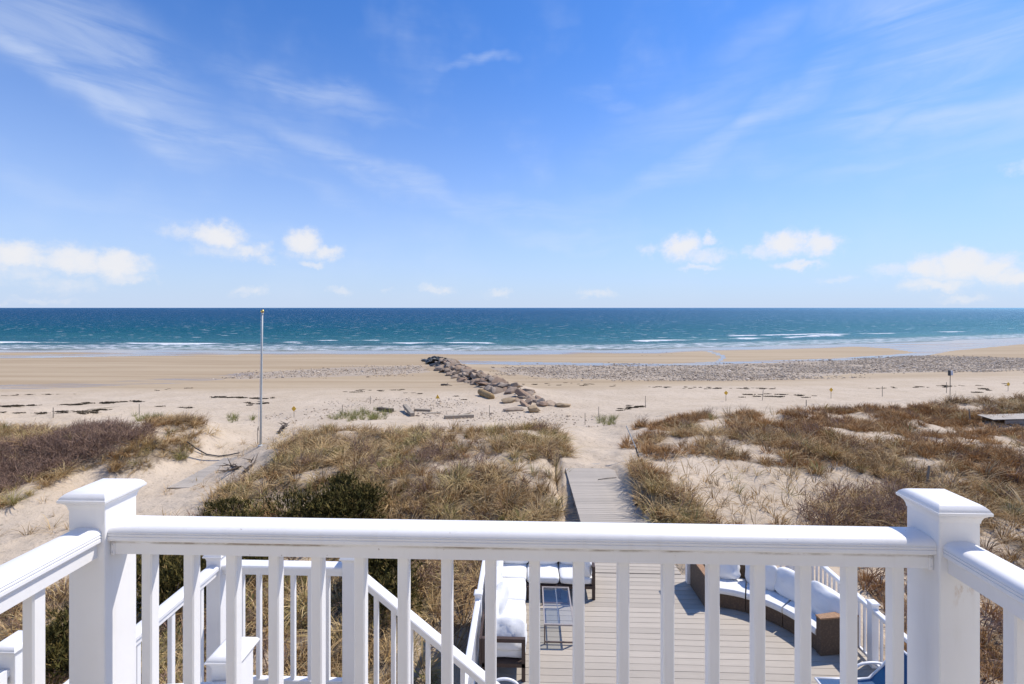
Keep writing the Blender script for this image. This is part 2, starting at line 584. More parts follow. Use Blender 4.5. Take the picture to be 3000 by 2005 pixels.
# dead thatch under the growth, darkened to paint shade between the tufts
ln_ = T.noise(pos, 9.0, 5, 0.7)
lf = T.m('MULTIPLY', litt_shade, T.mr(ln_.outputs[0], 0.30, 0.60, 0.35, 1.0))
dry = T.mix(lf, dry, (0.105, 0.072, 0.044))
c = T.mix(damp, dry, dm)
wn = T.noise(T.mapping(pos, (0, 0, 0), (0, 0, 0), (0.05, 0.6, 1)), 1.0, 5, 0.6)
wetf = T.mr(T.m('ADD', wet, T.m('MULTIPLY', T.m('SUBTRACT', wn.outputs[0], 0.5), 1.3)), 0.52, 0.86)
wetf = T.m('MULTIPLY', wetf, T.mr(wet, 0.02, 0.2))
c = T.mix(T.m('MULTIPLY', pebb, 0.55), c, (0.40, 0.34, 0.28))
c = T.mix(wetf, c, (0.26, 0.205, 0.165))
T.l.new(c, p.inputs['Base Color'])
T.l.new(T.mr(wetf, 0, 1, 0.9, 0.16, 'LINEAR'), p.inputs['Roughness'])
T.l.new(T.mr(wetf, 0, 1, 0.15, 0.5, 'LINEAR'), p.inputs['Specular IOR Level'])
foot = T.node('ShaderNodeTexVoronoi', feature='SMOOTH_F1')
T.l.new(pos, foot.inputs['Vector']); foot.inputs['Scale'].default_value = 2.3
hb = T.m('ADD', T.m('MULTIPLY', foot.outputs['Distance'], 0.5), T.m('ADD', T.m('MULTIPLY', n2.outputs[0], 0.9), T.m('MULTIPLY', n3.outputs[0], 0.08)))
b = T.node('ShaderNodeBump')
T.l.new(T.m('MULTIPLY', T.m('SUBTRACT', 1.0, wetf), T.mr(damp, 0, 1, 0.75, 0.15, 'LINEAR')), b.inputs['Strength'])
b.inputs['Distance'].default_value = 0.12
T.l.new(hb, b.inputs['Height']); T.l.new(b.outputs[0], p.inputs['Normal'])

# rows of the terrain sheet: fine near the house, coarse far out
ys = np.r_[np.arange(-14, 3, 0.6), np.arange(3, 34, 0.11), np.arange(34, 60, 0.25), np.arange(60, 140, 0.8), np.arange(140, 420, 6)]
us = np.linspace(-1, 1, 520)
us = np.sign(us) * (np.abs(us) ** 1.15)
Yg, Ug = np.meshgrid(ys, us, indexing='ij')
Xg = Ug * (22 + 1.75 * np.clip(Yg, 0, 400)) + 0.0
Zg = ground(Xg, Yg)
s_ = waterline(Xg) - Yg

pool_l = poly([(-200, 1135), (0, 1129), (330, 1118), (640, 1100), (760, 1088), (740, 1104), (560, 1122), (330, 1132), (0, 1144), (-200, 1150)])
pool_r = poly([(1330, 1056), (1500, 1060), (1750, 1064), (1950, 1066), (2100, 1060), (2350, 1054), (2450, 1050), (2680, 1034), (2600, 1022), (2450, 1012), (2250, 1009), (2700, 1000), (3100, 1000), (2800, 1028), (2700, 1045),
               (2420, 1060), (2150, 1068), (1980, 1076), (1700, 1072), (1450, 1070), (1340, 1066)])
rill = poly([(2025, 1020), (2040, 1020), (2105, 1034), (2130, 1046), (2115, 1060), (2095, 1060), (2110, 1046), (2085, 1036)])
wetm = np.zeros_like(Xg)
for P_ in (pool_l, pool_r, rill):
    wetm = np.maximum(wetm, inside(P_, Xg, Yg) * (0.62 if P_ is pool_l else 0.85))
wetm = np.maximum(wetm, sstep(17, 5, s_ + 5 * fbm(Xg * .03, Yg * .03, 4, 3)))
run = poly([(-200, 1058), (0, 1052), (400, 1044), (700, 1040), (700, 1033), (300, 1036), (0, 1042), (-200, 1048)])
wetm = np.maximum(wetm, inside(run, Xg, Yg) * 0.8)
dampm = sstep(70, 56, s_ + 6 * fbm(Xg * .05, Yg * .2, 5, 3))
stone_r = poly([(1430, 1078), (1700, 1071), (2000, 1072), (2200, 1066), (2450, 1056), (2650, 1043), (2850, 1046), (3200, 1056), (3300, 1070), (3000, 1083), (2800, 1090), (2500, 1096), (2330, 1108), (2100, 1116), (1850, 1114), (1600, 1108), (1500, 1096)])
stone_l = poly([(660, 1104), (800, 1090), (1000, 1077), (1230, 1072), (1262, 1092), (1150, 1098), (1000, 1104), (850, 1108), (700, 1112)])
stone_b = poly([(760, 1225), (880, 1200), (1000, 1180), (1150, 1166), (1330, 1170), (1450, 1192), (1620, 1210), (1740, 1228), (1800, 1222), (1760, 1250), (1640, 1240), (1450, 1236), (1200, 1216), (1000, 1222), (880, 1236)])
pm = np.zeros_like(Xg)
for P_ in (stone_r, stone_l):
    pm = np.maximum(pm, inside(P_, Xg, Yg) * 1.0)
pm = np.maximum(pm, inside(stone_b, Xg, Yg) * 0.25)
SANDGRID = (Xg, Yg, Zg, wetm, dampm, pm)

# ------------------------------------------------------------------ sea
m_sea, T, p = mat('sea_water')
geo = T.node('ShaderNodeNewGeometry'); pos = geo.outputs['Position']
off = attr(T, 'offshore')            # metres out from the waterline
sh1 = T.noise(T.mapping(pos, scale=(0.004, 0.02, 1)), 1.0, 4, 0.55)
offn = T.m('ADD', off, T.m('MULTIPLY', T.m('SUBTRACT', sh1.outputs[0], 0.5), T.m('MULTIPLY', off, 0.8)))
deep = T.m('LOGARITHM', T.m('MAXIMUM', offn, 1.0), 10.0)
wc = T.ramp(T.m('DIVIDE', deep, 4.0), [(0.0, (.26, .25, .18)), (0.24, (.13, .21, .165)), (0.38, (.038, .150, .155)), (0.50, (.0, .088, .100)), (0.60, (.0, .060, .100)), (0.72, (.0, .040, .09)), (1.0, (.0, .035, .08))])
w1 = T.noise(T.mapping(pos, (0, 0, 0), (0, 0, R(8)), (0.10, 0.32, 1)), 1.0, 6, 0.62)
w2 = T.noise(T.mapping(pos, (5, 0, 0), (0, 0, R(-14)), (0.5, 1.3, 1)), 1.0, 5, 0.62)
patch = T.noise(T.mapping(pos, (5, 0, 0), (0, 0, R(4)), (0.015, 0.06, 1)), 1.0, 4, 0.6)
wc = T.mix(T.m('MULTIPLY', T.mr(patch.outputs[0], 0.35, 0.7), 0.35), wc, (.004, .050, .115))
# foam of the shore break and of scattered white caps
fn = T.noise(T.mapping(pos, (0, 0, 0), (0, 0, R(3)), (0.05, 0.26, 1)), 1.0, 6, 0.65)
fnf = T.noise(T.mapping(pos, (0, 0, 0), (0, 0, R(3)), (0.28, 0.8, 1)), 1.0, 5, 0.65)
offd = T.m('ADD', off, T.m('MULTIPLY', T.m('SUBTRACT', fn.outputs[0], 0.5), 16.0))
band1 = T.m('MULTIPLY', T.mr(offd, 0.0, 3.0), T.mr(offd, 19.0, 12.0))
foam1 = T.m('MULTIPLY', band1, T.mr(fnf.outputs[0], 0.40, 0.66))
brk = attr(T, 'breaker')
foam2 = T.m('MULTIPLY', T.mr(T.m('ADD', brk, T.m('MULTIPLY', T.m('SUBTRACT', fnf.outputs[0], 0.5), 1.2)), 0.45, 0.7), 1.0)
cap = T.noise(T.mapping(pos, (9, 4, 0), (0, 0, R(5)), (0.14, 0.50, 1)), 1.0, 3, 0.55)
caps = T.m('MULTIPLY', T.mr(cap.outputs[0], 0.645, 0.685), T.mr(off, 20.0, 50.0))
caps = T.m('MULTIPLY', caps, 0.9)
foam = T.m('MAXIMUM', T.m('MAXIMUM', foam1, foam2), caps)
wc = T.mix(foam, wc, (0.82, 0.84, 0.86))
T.l.new(wc, p.inputs['Base Color'])
p.inputs['Roughness'].default_value = 0.9
p.inputs['Specular IOR Level'].default_value = 0.0
gl = T.node('ShaderNodeBsdfGlossy'); gl.inputs['Roughness'].default_value = 0.43; gl.inputs['Color'].default_value = (0.42, 0.74, 1.0, 1)
fr = T.node('ShaderNodeFresnel'); fr.inputs[0].default_value = 1.33
mxs = T.node('ShaderNodeMixShader')
T.l.new(T.m('MULTIPLY', T.m('MINIMUM', T.m('MULTIPLY', fr.outputs[0], 0.66), 0.31), T.m('SUBTRACT', 1.0, foam)), mxs.inputs[0])
T.l.new(p.outputs[0], mxs.inputs[1]); T.l.new(gl.outputs[0], mxs.inputs[2])
T.l.new(mxs.outputs[0], T.n['Material Output'].inputs[0])
hb = T.m('ADD', T.m('MULTIPLY', w1.outputs[0], 1.0), T.m('MULTIPLY', w2.outputs[0], 0.28))
b = T.node('ShaderNodeBump'); b.inputs['Strength'].default_value = 1.0; b.inputs['Distance'].default_value = 2.8
T.l.new(hb, b.inputs['Height']); T.l.new(b.outputs[0], p.inputs['Normal']); T.l.new(b.outputs[0], gl.inputs['Normal']); T.l.new(b.outputs[0], fr.inputs['Normal'])

so = np.r_[np.arange(-6, 70, 0.8), 70 * 1.06 ** np.arange(0, 112)]
us = np.linspace(-1, 1, 420)
Og, Ug = np.meshgrid(so, us, indexing='ij')
Xg = Ug * (330 + 2.4 * np.clip(Og, 0, None))
far = sstep(300, 1500, Og)
Yg = Og + waterline(np.clip(Xg, -420, 420)) * (1 - far) + 111 * far
brk = np.zeros_like(Xg)
Zg = np.zeros_like(Xg)
for off0, ln, x0, x1, amp, sd in ((24, 3.2, -75, -8, .35, 1), (32, 3.0, 38, 76, .55, 2), (26, 4.0, 30, 120, .4, 3), (30, 3.0, -68, -40, .45, 4), (40, 3.0, 72, 130, .4, 5), (33, 3.5, 100, 190, .45, 6), (20, 4.0, -260, -60, .3, 7), (37, 2.5, -25, -17, .3, 8)):
    c0 = off0 + 5 * fbm(Xg * 0.02, Xg * 0 + sd, sd, 3)
    g = np.exp(-((Og - c0) / ln) ** 2) * sstep(x0 - 6, x0 + 8, Xg) * sstep(x1 + 6, x1 - 8, Xg)
    brk = np.maximum(brk, g * (0.62 + 0.9 * fbm(Xg * 0.08, Og * 0.02, sd + 30, 3)))
    Zg += g * amp
Zg += 0.16 * fbm(Xg * .05, Yg * .16, 14, 3) * sstep(2, 20, Og) * sstep(500, 200, Og)
Zg += -0.02
sea = grid_mesh('sea', Xg, Yg, Zg, {'offshore': Og, 'breaker': brk}, m_sea)
tag(sea, 'blue sea turning green near the shore with white breakers', 'sea', kind='structure')

# ------------------------------------------------------------------ painted railings
def white_mat(name, stains=None):
    m, T, p = mat(name)
    geo = T.node('ShaderNodeNewGeometry'); pos = geo.outputs['Position']
    n = T.noise(pos, 2.5, 5, 0.6)
    c = T.mix(T.mr(n.outputs[0], 0.3, 0.7), (0.80, 0.79, 0.785), (0.84, 0.835, 0.83))
    n4 = T.noise(T.mapping(pos, scale=(30, 30, 4)), 1.0, 4, 0.6)
    c = T.mix(T.m('MULTIPLY', T.mr(n4.outputs[0], 0.52, 0.8), 0.20), c, (0.62, 0.58, 0.52))
    if stains:
        c = stains(T, pos, c)
    T.l.new(c, p.inputs['Base Color'])
    p.inputs['Roughness'].default_value = 0.42
    p.inputs['Specular IOR Level'].default_value = 0.35
    nb = T.noise(pos, 60.0, 3, 0.6)
    b = T.node('ShaderNodeBump'); b.inputs['Strength'].default_value = 0.05; b.inputs['Distance'].default_value = 0.002
    T.l.new(nb.outputs[0], b.inputs['Height']); T.l.new(b.outputs[0], p.inputs['Normal'])
    return m


RT = 9.862                                   # top of the balcony hand rail


def rail_dirt(T, pos, c):
    s = T.node('ShaderNodeSeparateXYZ'); T.l.new(pos, s.inputs[0])
    dz = T.m('ABSOLUTE', T.m('SUBTRACT', s.outputs[2], RT - 0.0475))
    n = T.noise(T.mapping(pos, scale=(9, 9, 40)), 1.0, 5, 0.7)
    big = T.noise(T.mapping(pos, (4, 0, 0), scale=(1.6, 1.6, 1)), 1.0, 3, 0.6)
    k = T.m('MULTIPLY', T.mr(dz, 0.0085, 0.0010), T.m('MULTIPLY', T.mr(n.outputs[0], 0.36, 0.62), T.mr(big.outputs[0], 0.34, 0.58)))
    sp = T.noise(pos, 95.0, 2, 0.5)
    k2 = T.m('MULTIPLY', T.mr(sp.outputs[0], 0.735, 0.77), 0.5)
    c = T.mix(T.m('MULTIPLY', k, 0.85), c, (0.20, 0.14, 0.085))
    return T.mix(k2, c, (0.25, 0.18, 0.13))


def post_rust(T, pos, c):
    n = T.noise(T.mapping(pos, scale=(60, 60, 22)), 1.0, 5, 0.7)
    d = T.vm('LENGTH', T.mapping(pos, (1.197, 1.27, 9.755), (0, 0.5, 0), (0.035, 0.06, 0.10), 'TEXTURE'))
    k = T.m('MULTIPLY', T.mr(d, 1.0, 0.2), T.mr(n.outputs[0], 0.45, 0.72))
    c = T.mix(T.m('MULTIPLY', k, 0.8), c, (0.45, 0.27, 0.11))
    d2 = T.vm('LENGTH', T.mapping(pos, (1.165, 1.27, 9.93), (0, 0, 0), (0.06, 0.06, 0.012), 'TEXTURE'))
    k2 = T.m('MULTIPLY', T.mr(d2, 1.0, 0.3), T.mr(n.outputs[0], 0.45, 0.65))
    return T.mix(T.m('MULTIPLY', k2, 0.75), c, (0.34, 0.25, 0.18))


m_white = white_mat('white_vinyl')
m_wrail = white_mat('white_vinyl_weathered', rail_dirt)
m_wpost = white_mat('white_vinyl_rust_marked', post_rust)

PROF = [(-.030, 0), (-.036, -.0022), (-.041, -.0065), (-.0445, -.0125), (-.0455, -.0160), (-.0432, -.0175), (-.0432, -.0190), (-.0455, -.0205), (-.0455, -.0245),
        (-.0432, -.0260), (-.0432, -.0275), (-.0455, -.0290), (-.0455, -.0375), (-.0425, -.0420), (-.0330, -.0440), (-.0320, -.0840)]
PROF_TOP = [(-.030, 0), (-.018, .0022), (0, .003), (.018, .0022)]
PROF_FULL = PROF[::-1] + PROF_TOP[1:] + [(-a, b) for a, b in PROF]
PROF_SMALL = [(-.030, -.075), (-.031, -.040), (-.043, -.036), (-.045, -.014), (-.040, -.005), (-.026, 0), (0, .003), (.026, 0), (.040, -.005), (.045, -.014), (.043, -.036), (.031, -.040), (.030, -.075)]
PROF_LOW = [(-.022, -.045), (-.022, -.006), (-.016, 0), (.016, 0), (.022, -.006), (.022, -.045)]


def sweep(p0, p1, prof):
    p0, p1 = Vector(p0), Vector(p1)
    t = Vector((p1.x - p0.x, p1.y - p0.y, 0)).normalized()
    n = Vector((-t.y, t.x, 0))
    mb = MB()
    return mb.rings([[p + n * a + Vector((0, 0, b)) for a, b in prof] for p in (p0, p1)])


def cap_mesh(x, y, z, k=1.0):
    mb = MB()
    rg = []
    for h, dz in ((.0545, -.034), (.0555, -.026), (.0590, -.017), (.0660, -.010), (.0700, -.0085), (.0715, -.006), (.0715, .0), (.0690, .0008), (.0690, .003), (.0655, .0085), (.0600, .0140), (.0530, .0180), (.0470, .0195)):
        h *= k; dz *= k
        rg.append([(x - h, y - h, z + dz), (x + h, y - h, z + dz), (x + h, y + h, z + dz), (x - h, y + h, z + dz)])
    return mb.rings(rg)


def post(parent, x, y, z0, ztop, w=.108, m=None, k=1.0):
    """ztop: eave of the cap"""
    m = m or m_white
    o = MB().box(x - w / 2, x + w / 2, y - w / 2, y + w / 2, z0, ztop - .004 * k, ch=.0035).build('post', m, parent)
    c = cap_mesh(x, y, ztop, k * w / .108).build('cap', m, o)
    autosmooth(c, 40)
    return o


_bal = {}


def baluster(parent, x, y, z0, z1, w=.032, m=None, name='baluster'):
    h = round(z1 - z0, 3)
    if (h, w, m) not in _bal:
        a, ch = w / 2, .0035
        sq = [(-a + ch, -a), (a - ch, -a), (a, -a + ch), (a, a - ch), (a - ch, a), (-a + ch, a), (-a, a - ch), (-a, -a + ch)]
        _bal[(h, w, m)] = MB().rings([[(p[0], p[1], z) for p in sq] for z in (0, h)]).mesh('baluster')
    P = Vector(parent.location)
    return mk(name, _bal[(h, w, m)], m or m_white, parent, loc=Vector((x, y, z0)) - P)


# --- balcony the photograph is taken from
FLOOR = 8.86
br = thing('balcony_railing', 'white balcony railing with square balusters and two capped posts in the foreground', 'railing', (0, 1.329, FLOOR))
PLX, PRX, PY = -1.272, 1.177, 1.329
post(br, PLX, PY, FLOOR, 9.948)
post(br, PRX, PY, FLOOR, 9.948, m=m_wpost)
o = sweep((PLX + .054, PY, RT), (PRX - .054, PY, RT), PROF_FULL).build('top_rail', m_wrail, br); autosmooth(o, 28)
o = sweep((PLX + .054, PY, FLOOR + .12), (PRX - .054, PY, FLOOR + .12), PROF_LOW).build('bottom_rail', m_white, br)
for X, s in ((PLX + .054, 1), (PRX - .054, -1)):
    MB().box(min(X, X + s * .012), max(X, X + s * .012), PY - .036, PY + .036, RT - .0875, RT - .046, .002).build('rail_bracket', m_wrail, br)
    for dz in (.056, .078):
        MB().tube([(X + s * .006, PY - .0355, RT - dz), (X + s * .006, PY - .0385, RT - dz)], .0028, 8).build('screw', m_wrail, br)
for i in range(18):
    baluster(br, -1.128 + i * (2.174 / 17), PY, FLOOR + .12, RT - .084)
for X in (PLX, PRX):
    o = sweep((X, PY - .054, RT), (X, -1.25, RT), PROF_FULL).build('side_rail', m_white, br); autosmooth(o, 28)
    sweep((X, PY - .054, FLOOR + .12), (X, -1.25, FLOOR + .12), PROF_LOW).build('bottom_rail', m_white, br)
    for i in range(19):
        baluster(br, X, 1.135 - i * .1275, FLOOR + .12, RT - .084)

m_board = simple('grey_composite_board', (0.43, 0.375, 0.305), 0.7, 0.06, 3.0, 0.15, rnd=0.09, stretch=(1, 8, 8), bscale=30)
m_board_g = simple('weathered_grey_board', (0.43, 0.375, 0.305), 0.75, 0.10, 3.0, 0.2, rnd=0.08, stretch=(1, 8, 8), bscale=30)
m_frame = simple('grey_timber', (0.26, 0.24, 0.22), 0.8, 0.15, 6.0, 0.3)


def boards(parent, x0, x1, y0, n, pitch, z, m, gap=.009, th=.026, slope=0.0, name='board'):
    L = x1 - x0
    me = MB().box(0, L, 0, pitch - gap, -th, 0).mesh(name)
    me.materials.append(m)
    P = Vector(parent.location)
    for i in range(n):
        o = bpy.data.objects.new(name, me)
        COL.objects.link(o)
        o.parent = parent
        o.location = Vector((x0 + random.uniform(-.003, .003), y0 + i * pitch, z + slope * i * pitch + random.uniform(-.0012, .0012))) - P
        o.rotation_euler = (math.atan(slope), 0, 0)


bf = thing('balcony_floor', None, None, (0, 0, FLOOR)); tag(bf, 'grey board floor of the balcony behind the railing', kind='structure')
boards(bf, -1.36, 1.27, -1.35, 20, .1385, FLOOR, m_board)
MB().box(-1.36, 1.27, 1.424, 1.45, FLOOR - .24, FLOOR + .0).build('fascia', m_white, bf)

# --- landing and stair down to the deck
LZ = 7.60
LX0, LX1, LY0, LY1 = -2.32, -1.30, 2.05, 3.35
CAPZ = 8.66                       # eave of the landing posts
LRT = CAPZ - .07
lr = thing('landing_railing', 'white stair landing railing seen below the balcony on the left', 'railing', (-1.8, 2.7, LZ))
post(lr, LX0, LY1, LZ, CAPZ)
post(lr, LX1, LY1, LZ, CAPZ)
post(lr, -2.58, 2.22, LZ, 8.81)
post(lr, -1.225, 1.86, LZ, 9.07)


def run(parent, a, b, top, bottom, skip=(), prof=PROF_SMALL, sp=.1275, m=None):
    """straight level or sloping run of railing between two posts: a, b = (x, y, z of rail top)"""
    A, B = Vector(a), Vector(b)
    o = sweep(A, B, prof).build('top_rail', m or m_white, parent); autosmooth(o, 30)
    dz = Vector((0, 0, bottom - top))
    sweep(A + dz, B + dz, PROF_LOW).build('bottom_rail', m or m_white, parent)
    L = Vector((B.x - A.x, B.y - A.y, 0)).length
    n = max(1, int(round(L / sp)))
    for i in range(1, n):
        q = A.lerp(B, i / n)
        baluster(parent, q.x, q.y, q.z + (bottom - top) - .004, q.z - .04, .032, m)


h = .054
run(lr, (LX0, LY1 - h, LRT), (LX0, LY0 + h, LRT), 0, -.86)
run(lr, (LX0 + h, LY1, LRT), (LX1 - h, LY1, LRT), 0, -.86)
sweep((-1.20, 1.765, 8.995), (-1.62, 1.735, 8.985), PROF_SMALL).build('top_rail', m_white, lr)
sweep((-2.55, 2.125, 8.72), (-3.6, 2.10, 8.70), PROF_SMALL).build('top_rail', m_white, lr)
sr = thing('stair_railing', 'white sloping stair handrail with balusters descending towards the lower deck', 'railing', (0.6, 2.7, 6))
NR = 15
RISE, RUN = (LZ - 4.7) / NR, .241
sl = -RISE / RUN
X0 = LX1 + .03
for y in (LY0, LY1):
    xb = X0 + RUN * (NR - 1)
    run(sr, (LX1 + h, y, LRT - .05), (xb, y, LRT - .05 + sl * (xb - LX1 - h)), 0, -.80)
    post(sr, xb + .05, y, 4.70, LRT - .05 + sl * (xb - LX1 - h) + .12)
st = thing('staircase', None, None, (X0, 2.7, 4.7)); tag(st, 'grey treads of the stair between landing and deck', kind='structure')
MB().box(LX0 - .05, LX1 + .05, LY0 - .05, LY1 + .05, LZ - .035, LZ - .002).build('landing_platform', m_board, st)
MB().box(LX0 - .05, LX1 + .05, LY1 + .055, LY1 + .085, LZ - .25, LZ - .004).build('fascia', m_white, st)
for x, y in ((LX0 + .1, LY0 + .1), (LX0 + .1, LY1 - .1), (LX1 - .1, LY1 - .1), (LX1 - .1, LY0 + .1)):
    MB().box(x - .05, x + .05, y - .05, y + .05, 2.9, LZ - .036).build('support_post', m_white, st)
for i in range(NR - 1):
    MB().box(X0 + i * RUN, X0 + i * RUN + .27, LY0 + .03, LY1 - .03, LZ - (i + 1) * RISE - .03, LZ - (i + 1) * RISE).build('tread', m_board, st)
for y in (LY0 - .0, LY1 - .0):
    MB().rings([[(X0, y - .02, LZ - .34), (X0, y + .02, LZ - .34), (X0, y + .02, LZ - .02), (X0, y - .02, LZ - .02)],
                [(X0 + 3.35, y - .02, LZ - .34 + sl * 3.35), (X0 + 3.35, y + .02, LZ - .34 + sl * 3.35), (X0 + 3.35, y + .02, LZ - .02 + sl * 3.35), (X0 + 3.35, y - .02, LZ - .02 + sl * 3.35)]]).build('stringer', m_white, st)

# --- lower deck
DZ = 4.70
DX0, DX1, DY0, DY1 = -.88, 5.68, 1.6, 10.0
dk = thing('lower_deck', None, None, ((DX0 + DX1) / 2, 6, DZ)); tag(dk, 'pale grey board deck below the balcony', kind='structure')
boards(dk, DX0, DX1, DY0, 60, .14, DZ, m_board, gap=.008)
for x in np.arange(DX0 + .3, DX1, .6):
    MB().box(x - .02, x + .02, DY0 + .05, DY1 - .05, DZ - .21, DZ - .03).build('joist', m_frame, dk)
MB().box(DX0, DX1, DY1 + .003, DY1 + .03, DZ - .24, DZ - .02).build('fascia', m_board_g, dk)
for x in (DX0 - .028, DX1 + .003):
    MB().box(x, x + .025, DY0, DY1, DZ - .24, DZ - .005).build('fascia', m_board_g, dk)
for x in (DX0 + .15, 2.4, DX1 - .15):
    for y in (2.2, 6, 9.8):
        MB().box(x - .07, x + .07, y - .07, y + .07, 2.8, DZ - .215).build('support_post', m_frame, dk)

DRT = DZ + .95


def deck_rail(t, pts, capz=DZ + 1.03):
    for i, (x, y) in enumerate(pts):
        post(t, x, y, DZ, capz)
        if i:
            a = Vector((pts[i - 1][0], pts[i - 1][1], DRT)); b = Vector((x, y, DRT))
            d = (b - a).normalized() * .054
            run(t, a + d, b - d, 0, -.84)


t = thing('deck_railing', 'white railing along the left side of the lower deck behind the white sectional', 'railing', (-.81, 7, DZ))
deck_rail(t, [(-.81, 3.6), (-.81, 5.6), (-.81, 7.6), (-.81, 9.93), (1.42, 9.93)])
t = thing('deck_railing', 'white railing round the right side of the lower deck behind the curved wicker sofa', 'railing', (5.6, 7, DZ))
deck_rail(t, [(3.42, 9.72), (5.6, 9.9), (5.6, 7.55), (5.6, 5.4), (5.6, 3.3)])

# --- boardwalk from the deck through the dunes
bw = thing('boardwalk', None, None, (2.4, 14, 4.6)); tag(bw, 'weathered grey board walkway leading from the deck to the beach', kind='structure')
BWS = -.055
boards(bw, 1.50, 3.36, 10.035, 60, .14, DZ - .004, m_board_g, gap=.012, slope=BWS)
for x in (1.52, 3.30):
    MB().rings([[(x, y, DZ - .03 + BWS * (y - 10.035)), (x + .04, y, DZ - .03 + BWS * (y - 10.035)), (x + .04, y, DZ - .24 + BWS * (y - 10.035)), (x, y, DZ - .24 + BWS * (y - 10.035))] for y in (10.04, 18.4)]).build('beam', m_frame, bw)
for y in (11.2, 13, 14.8, 16.4):
    for x in (1.56, 3.25):
        MB().box(x - .05, x + .05, y - .05, y + .05, 3.0, DZ - .25 + BWS * (y - 10)).build('support_post', m_frame, bw)

# half buried boardwalk in the gully on the left
bl = thing('buried_boardwalk', None, None, at(600, 1385)); tag(bl, 'grey boards of a path half buried in sand beside the flagpole', kind='structure')
A = Vector(at(500, 1435)); B = Vector(at(668, 1347)); C = Vector(at(700, 1334))
dirn = (B - A); L = dirn.length; dirn.normalize(); side = Vector((dirn.y, -dirn.x, 0)).normalized()
me = MB().box(0, .125, -.95, 0.0, -.03, 0).mesh('board'); me.materials.append(m_board_g)
n = int(L / .14)
for i in range(n):
    q = A + dirn * (i * .14) - side * .15
    o = bpy.data.objects.new('board', me); COL.objects.link(o); o.parent = bl
    zz = float(np.mean(ground(np.array([q.x, q.x + side.x * .5, q.x + side.x * .9]), np.array([q.y, q.y + side.y * .5, q.y + side.y * .9]))))
    o.location = Vector((q.x, q.y, zz + .035)) - Vector(bl.location)
    o.rotation_euler = (0, 0, math.atan2(dirn.y, dirn.x))

# neighbour's boardwalk at the right edge
q0, q1 = at(2905, 1243), None
nb = thing('boardwalk', None, None, (q0[0] + 3, q0[1], q0[2])); nb.name = 'boardwalk'
tag(nb, 'end of a pale grey boardwalk among the dunes at the right edge', kind='structure')
nz = q0[2] + .28
me = MB().box(0, .13, -1.1, 0, -.03, 0).mesh('board'); me.materials.append(m_board_g)
for i in range(60):
    o = bpy.data.objects.new('board', me); COL.objects.link(o); o.parent = nb
    o.location = Vector((q0[0] + i * .14 * math.cos(R(-12)), q0[1] + .75 + i * .14 * math.sin(R(-12)), nz + i * .012)) - Vector(nb.location)
    o.rotation_euler = (0, R(-5), R(-12))
for s in (0.02, -1.1):
    a = Vector((q0[0] + .3, q0[1] + .75 + s, nz - .13)); b_ = a + Vector((8 * math.cos(R(-12)), 8 * math.sin(R(-12)), .69))
    MB().bar(a, b_, .04, .2).build('beam', m_board_g, nb)

# ------------------------------------------------------------------ vegetation
def raw_mesh(name, V, F, attrs=None, m=None):
    """V (n,3), F list of equal length index arrays (k,3)"""
    me = bpy.data.meshes.new(name)
    V = np.asarray(V, np.float32); F = np.asarray(F, np.int32)
    me.vertices.add(len(V)); me.vertices.foreach_set('co', V.ravel())
    k = F.shape[1]
    me.loops.add(F.size); me.loops.foreach_set('vertex_index', F.ravel())
    me.polygons.add(len(F)); me.polygons.foreach_set('loop_start', np.arange(0, F.size, k, dtype=np.int32))
    me.polygons.foreach_set('loop_total', np.full(len(F), k, np.int32))
    for a, v in (attrs or {}).items():
        t = me.attributes.new(a, 'FLOAT', 'POINT'); t.data.foreach_set('value', np.asarray(v, np.float32))
    me.update(); me.validate()
    if m: me.materials.append(m)
    return me


def blade_tuft(rng, n, h0, h1, spread, bend, width, wind=(0.25, 0.0), base=0.05, kink=0.0):
    """n arching blades growing from a small base: triangles strips"""
    V, F, A = [], [], []
    for i in range(n):
        a = rng.uniform(0, 2 * math.pi)
        r0 = base * math.sqrt(rng.uniform())
        d = np.array([math.cos(a), math.sin(a)])
        h = rng.uniform(h0, h1)
        lean = spread * rng.uniform(0.2, 1.0)
        bd = bend * rng.uniform(0.3, 1.3)
        w = width * rng.uniform(0.7, 1.3)
        perp = np.array([-d[1], d[0]])
        ca = rng.uniform(-.6, .6)
        perp = perp * math.cos(ca) + d * math.sin(ca)
        p0 = np.array([d[0] * r0, d[1] * r0, -0.03])
        b = len(V)
        rv = rng.uniform()
        for k, t in enumerate((0.0, 0.4, 0.75, 1.0)):
            hor = d * (lean * t + bd * t * t) * h + np.array(wind) * h * t * t
            z = h * (t - 0.42 * (lean + bd) * t * t * t)
            c = p0 + np.array([hor[0], hor[1], z + 0.0])
            ww = w * (1.0, 0.9, 0.6, 0.0)[k]
            if k < 3:
                V.append(c + np.array([perp[0], perp[1], 0]) * ww / 2); A.append(rv)
                V.append(c - np.array([perp[0], perp[1], 0]) * ww / 2); A.append(rv)
            else:
                V.append(c); A.append(rv)
        F += [(b, b + 1, b + 3), (b, b + 3, b + 2), (b + 2, b + 3, b + 5), (b + 2, b + 5, b + 4), (b + 4, b + 5, b + 6)]
    return np.array(V), np.array(F), A


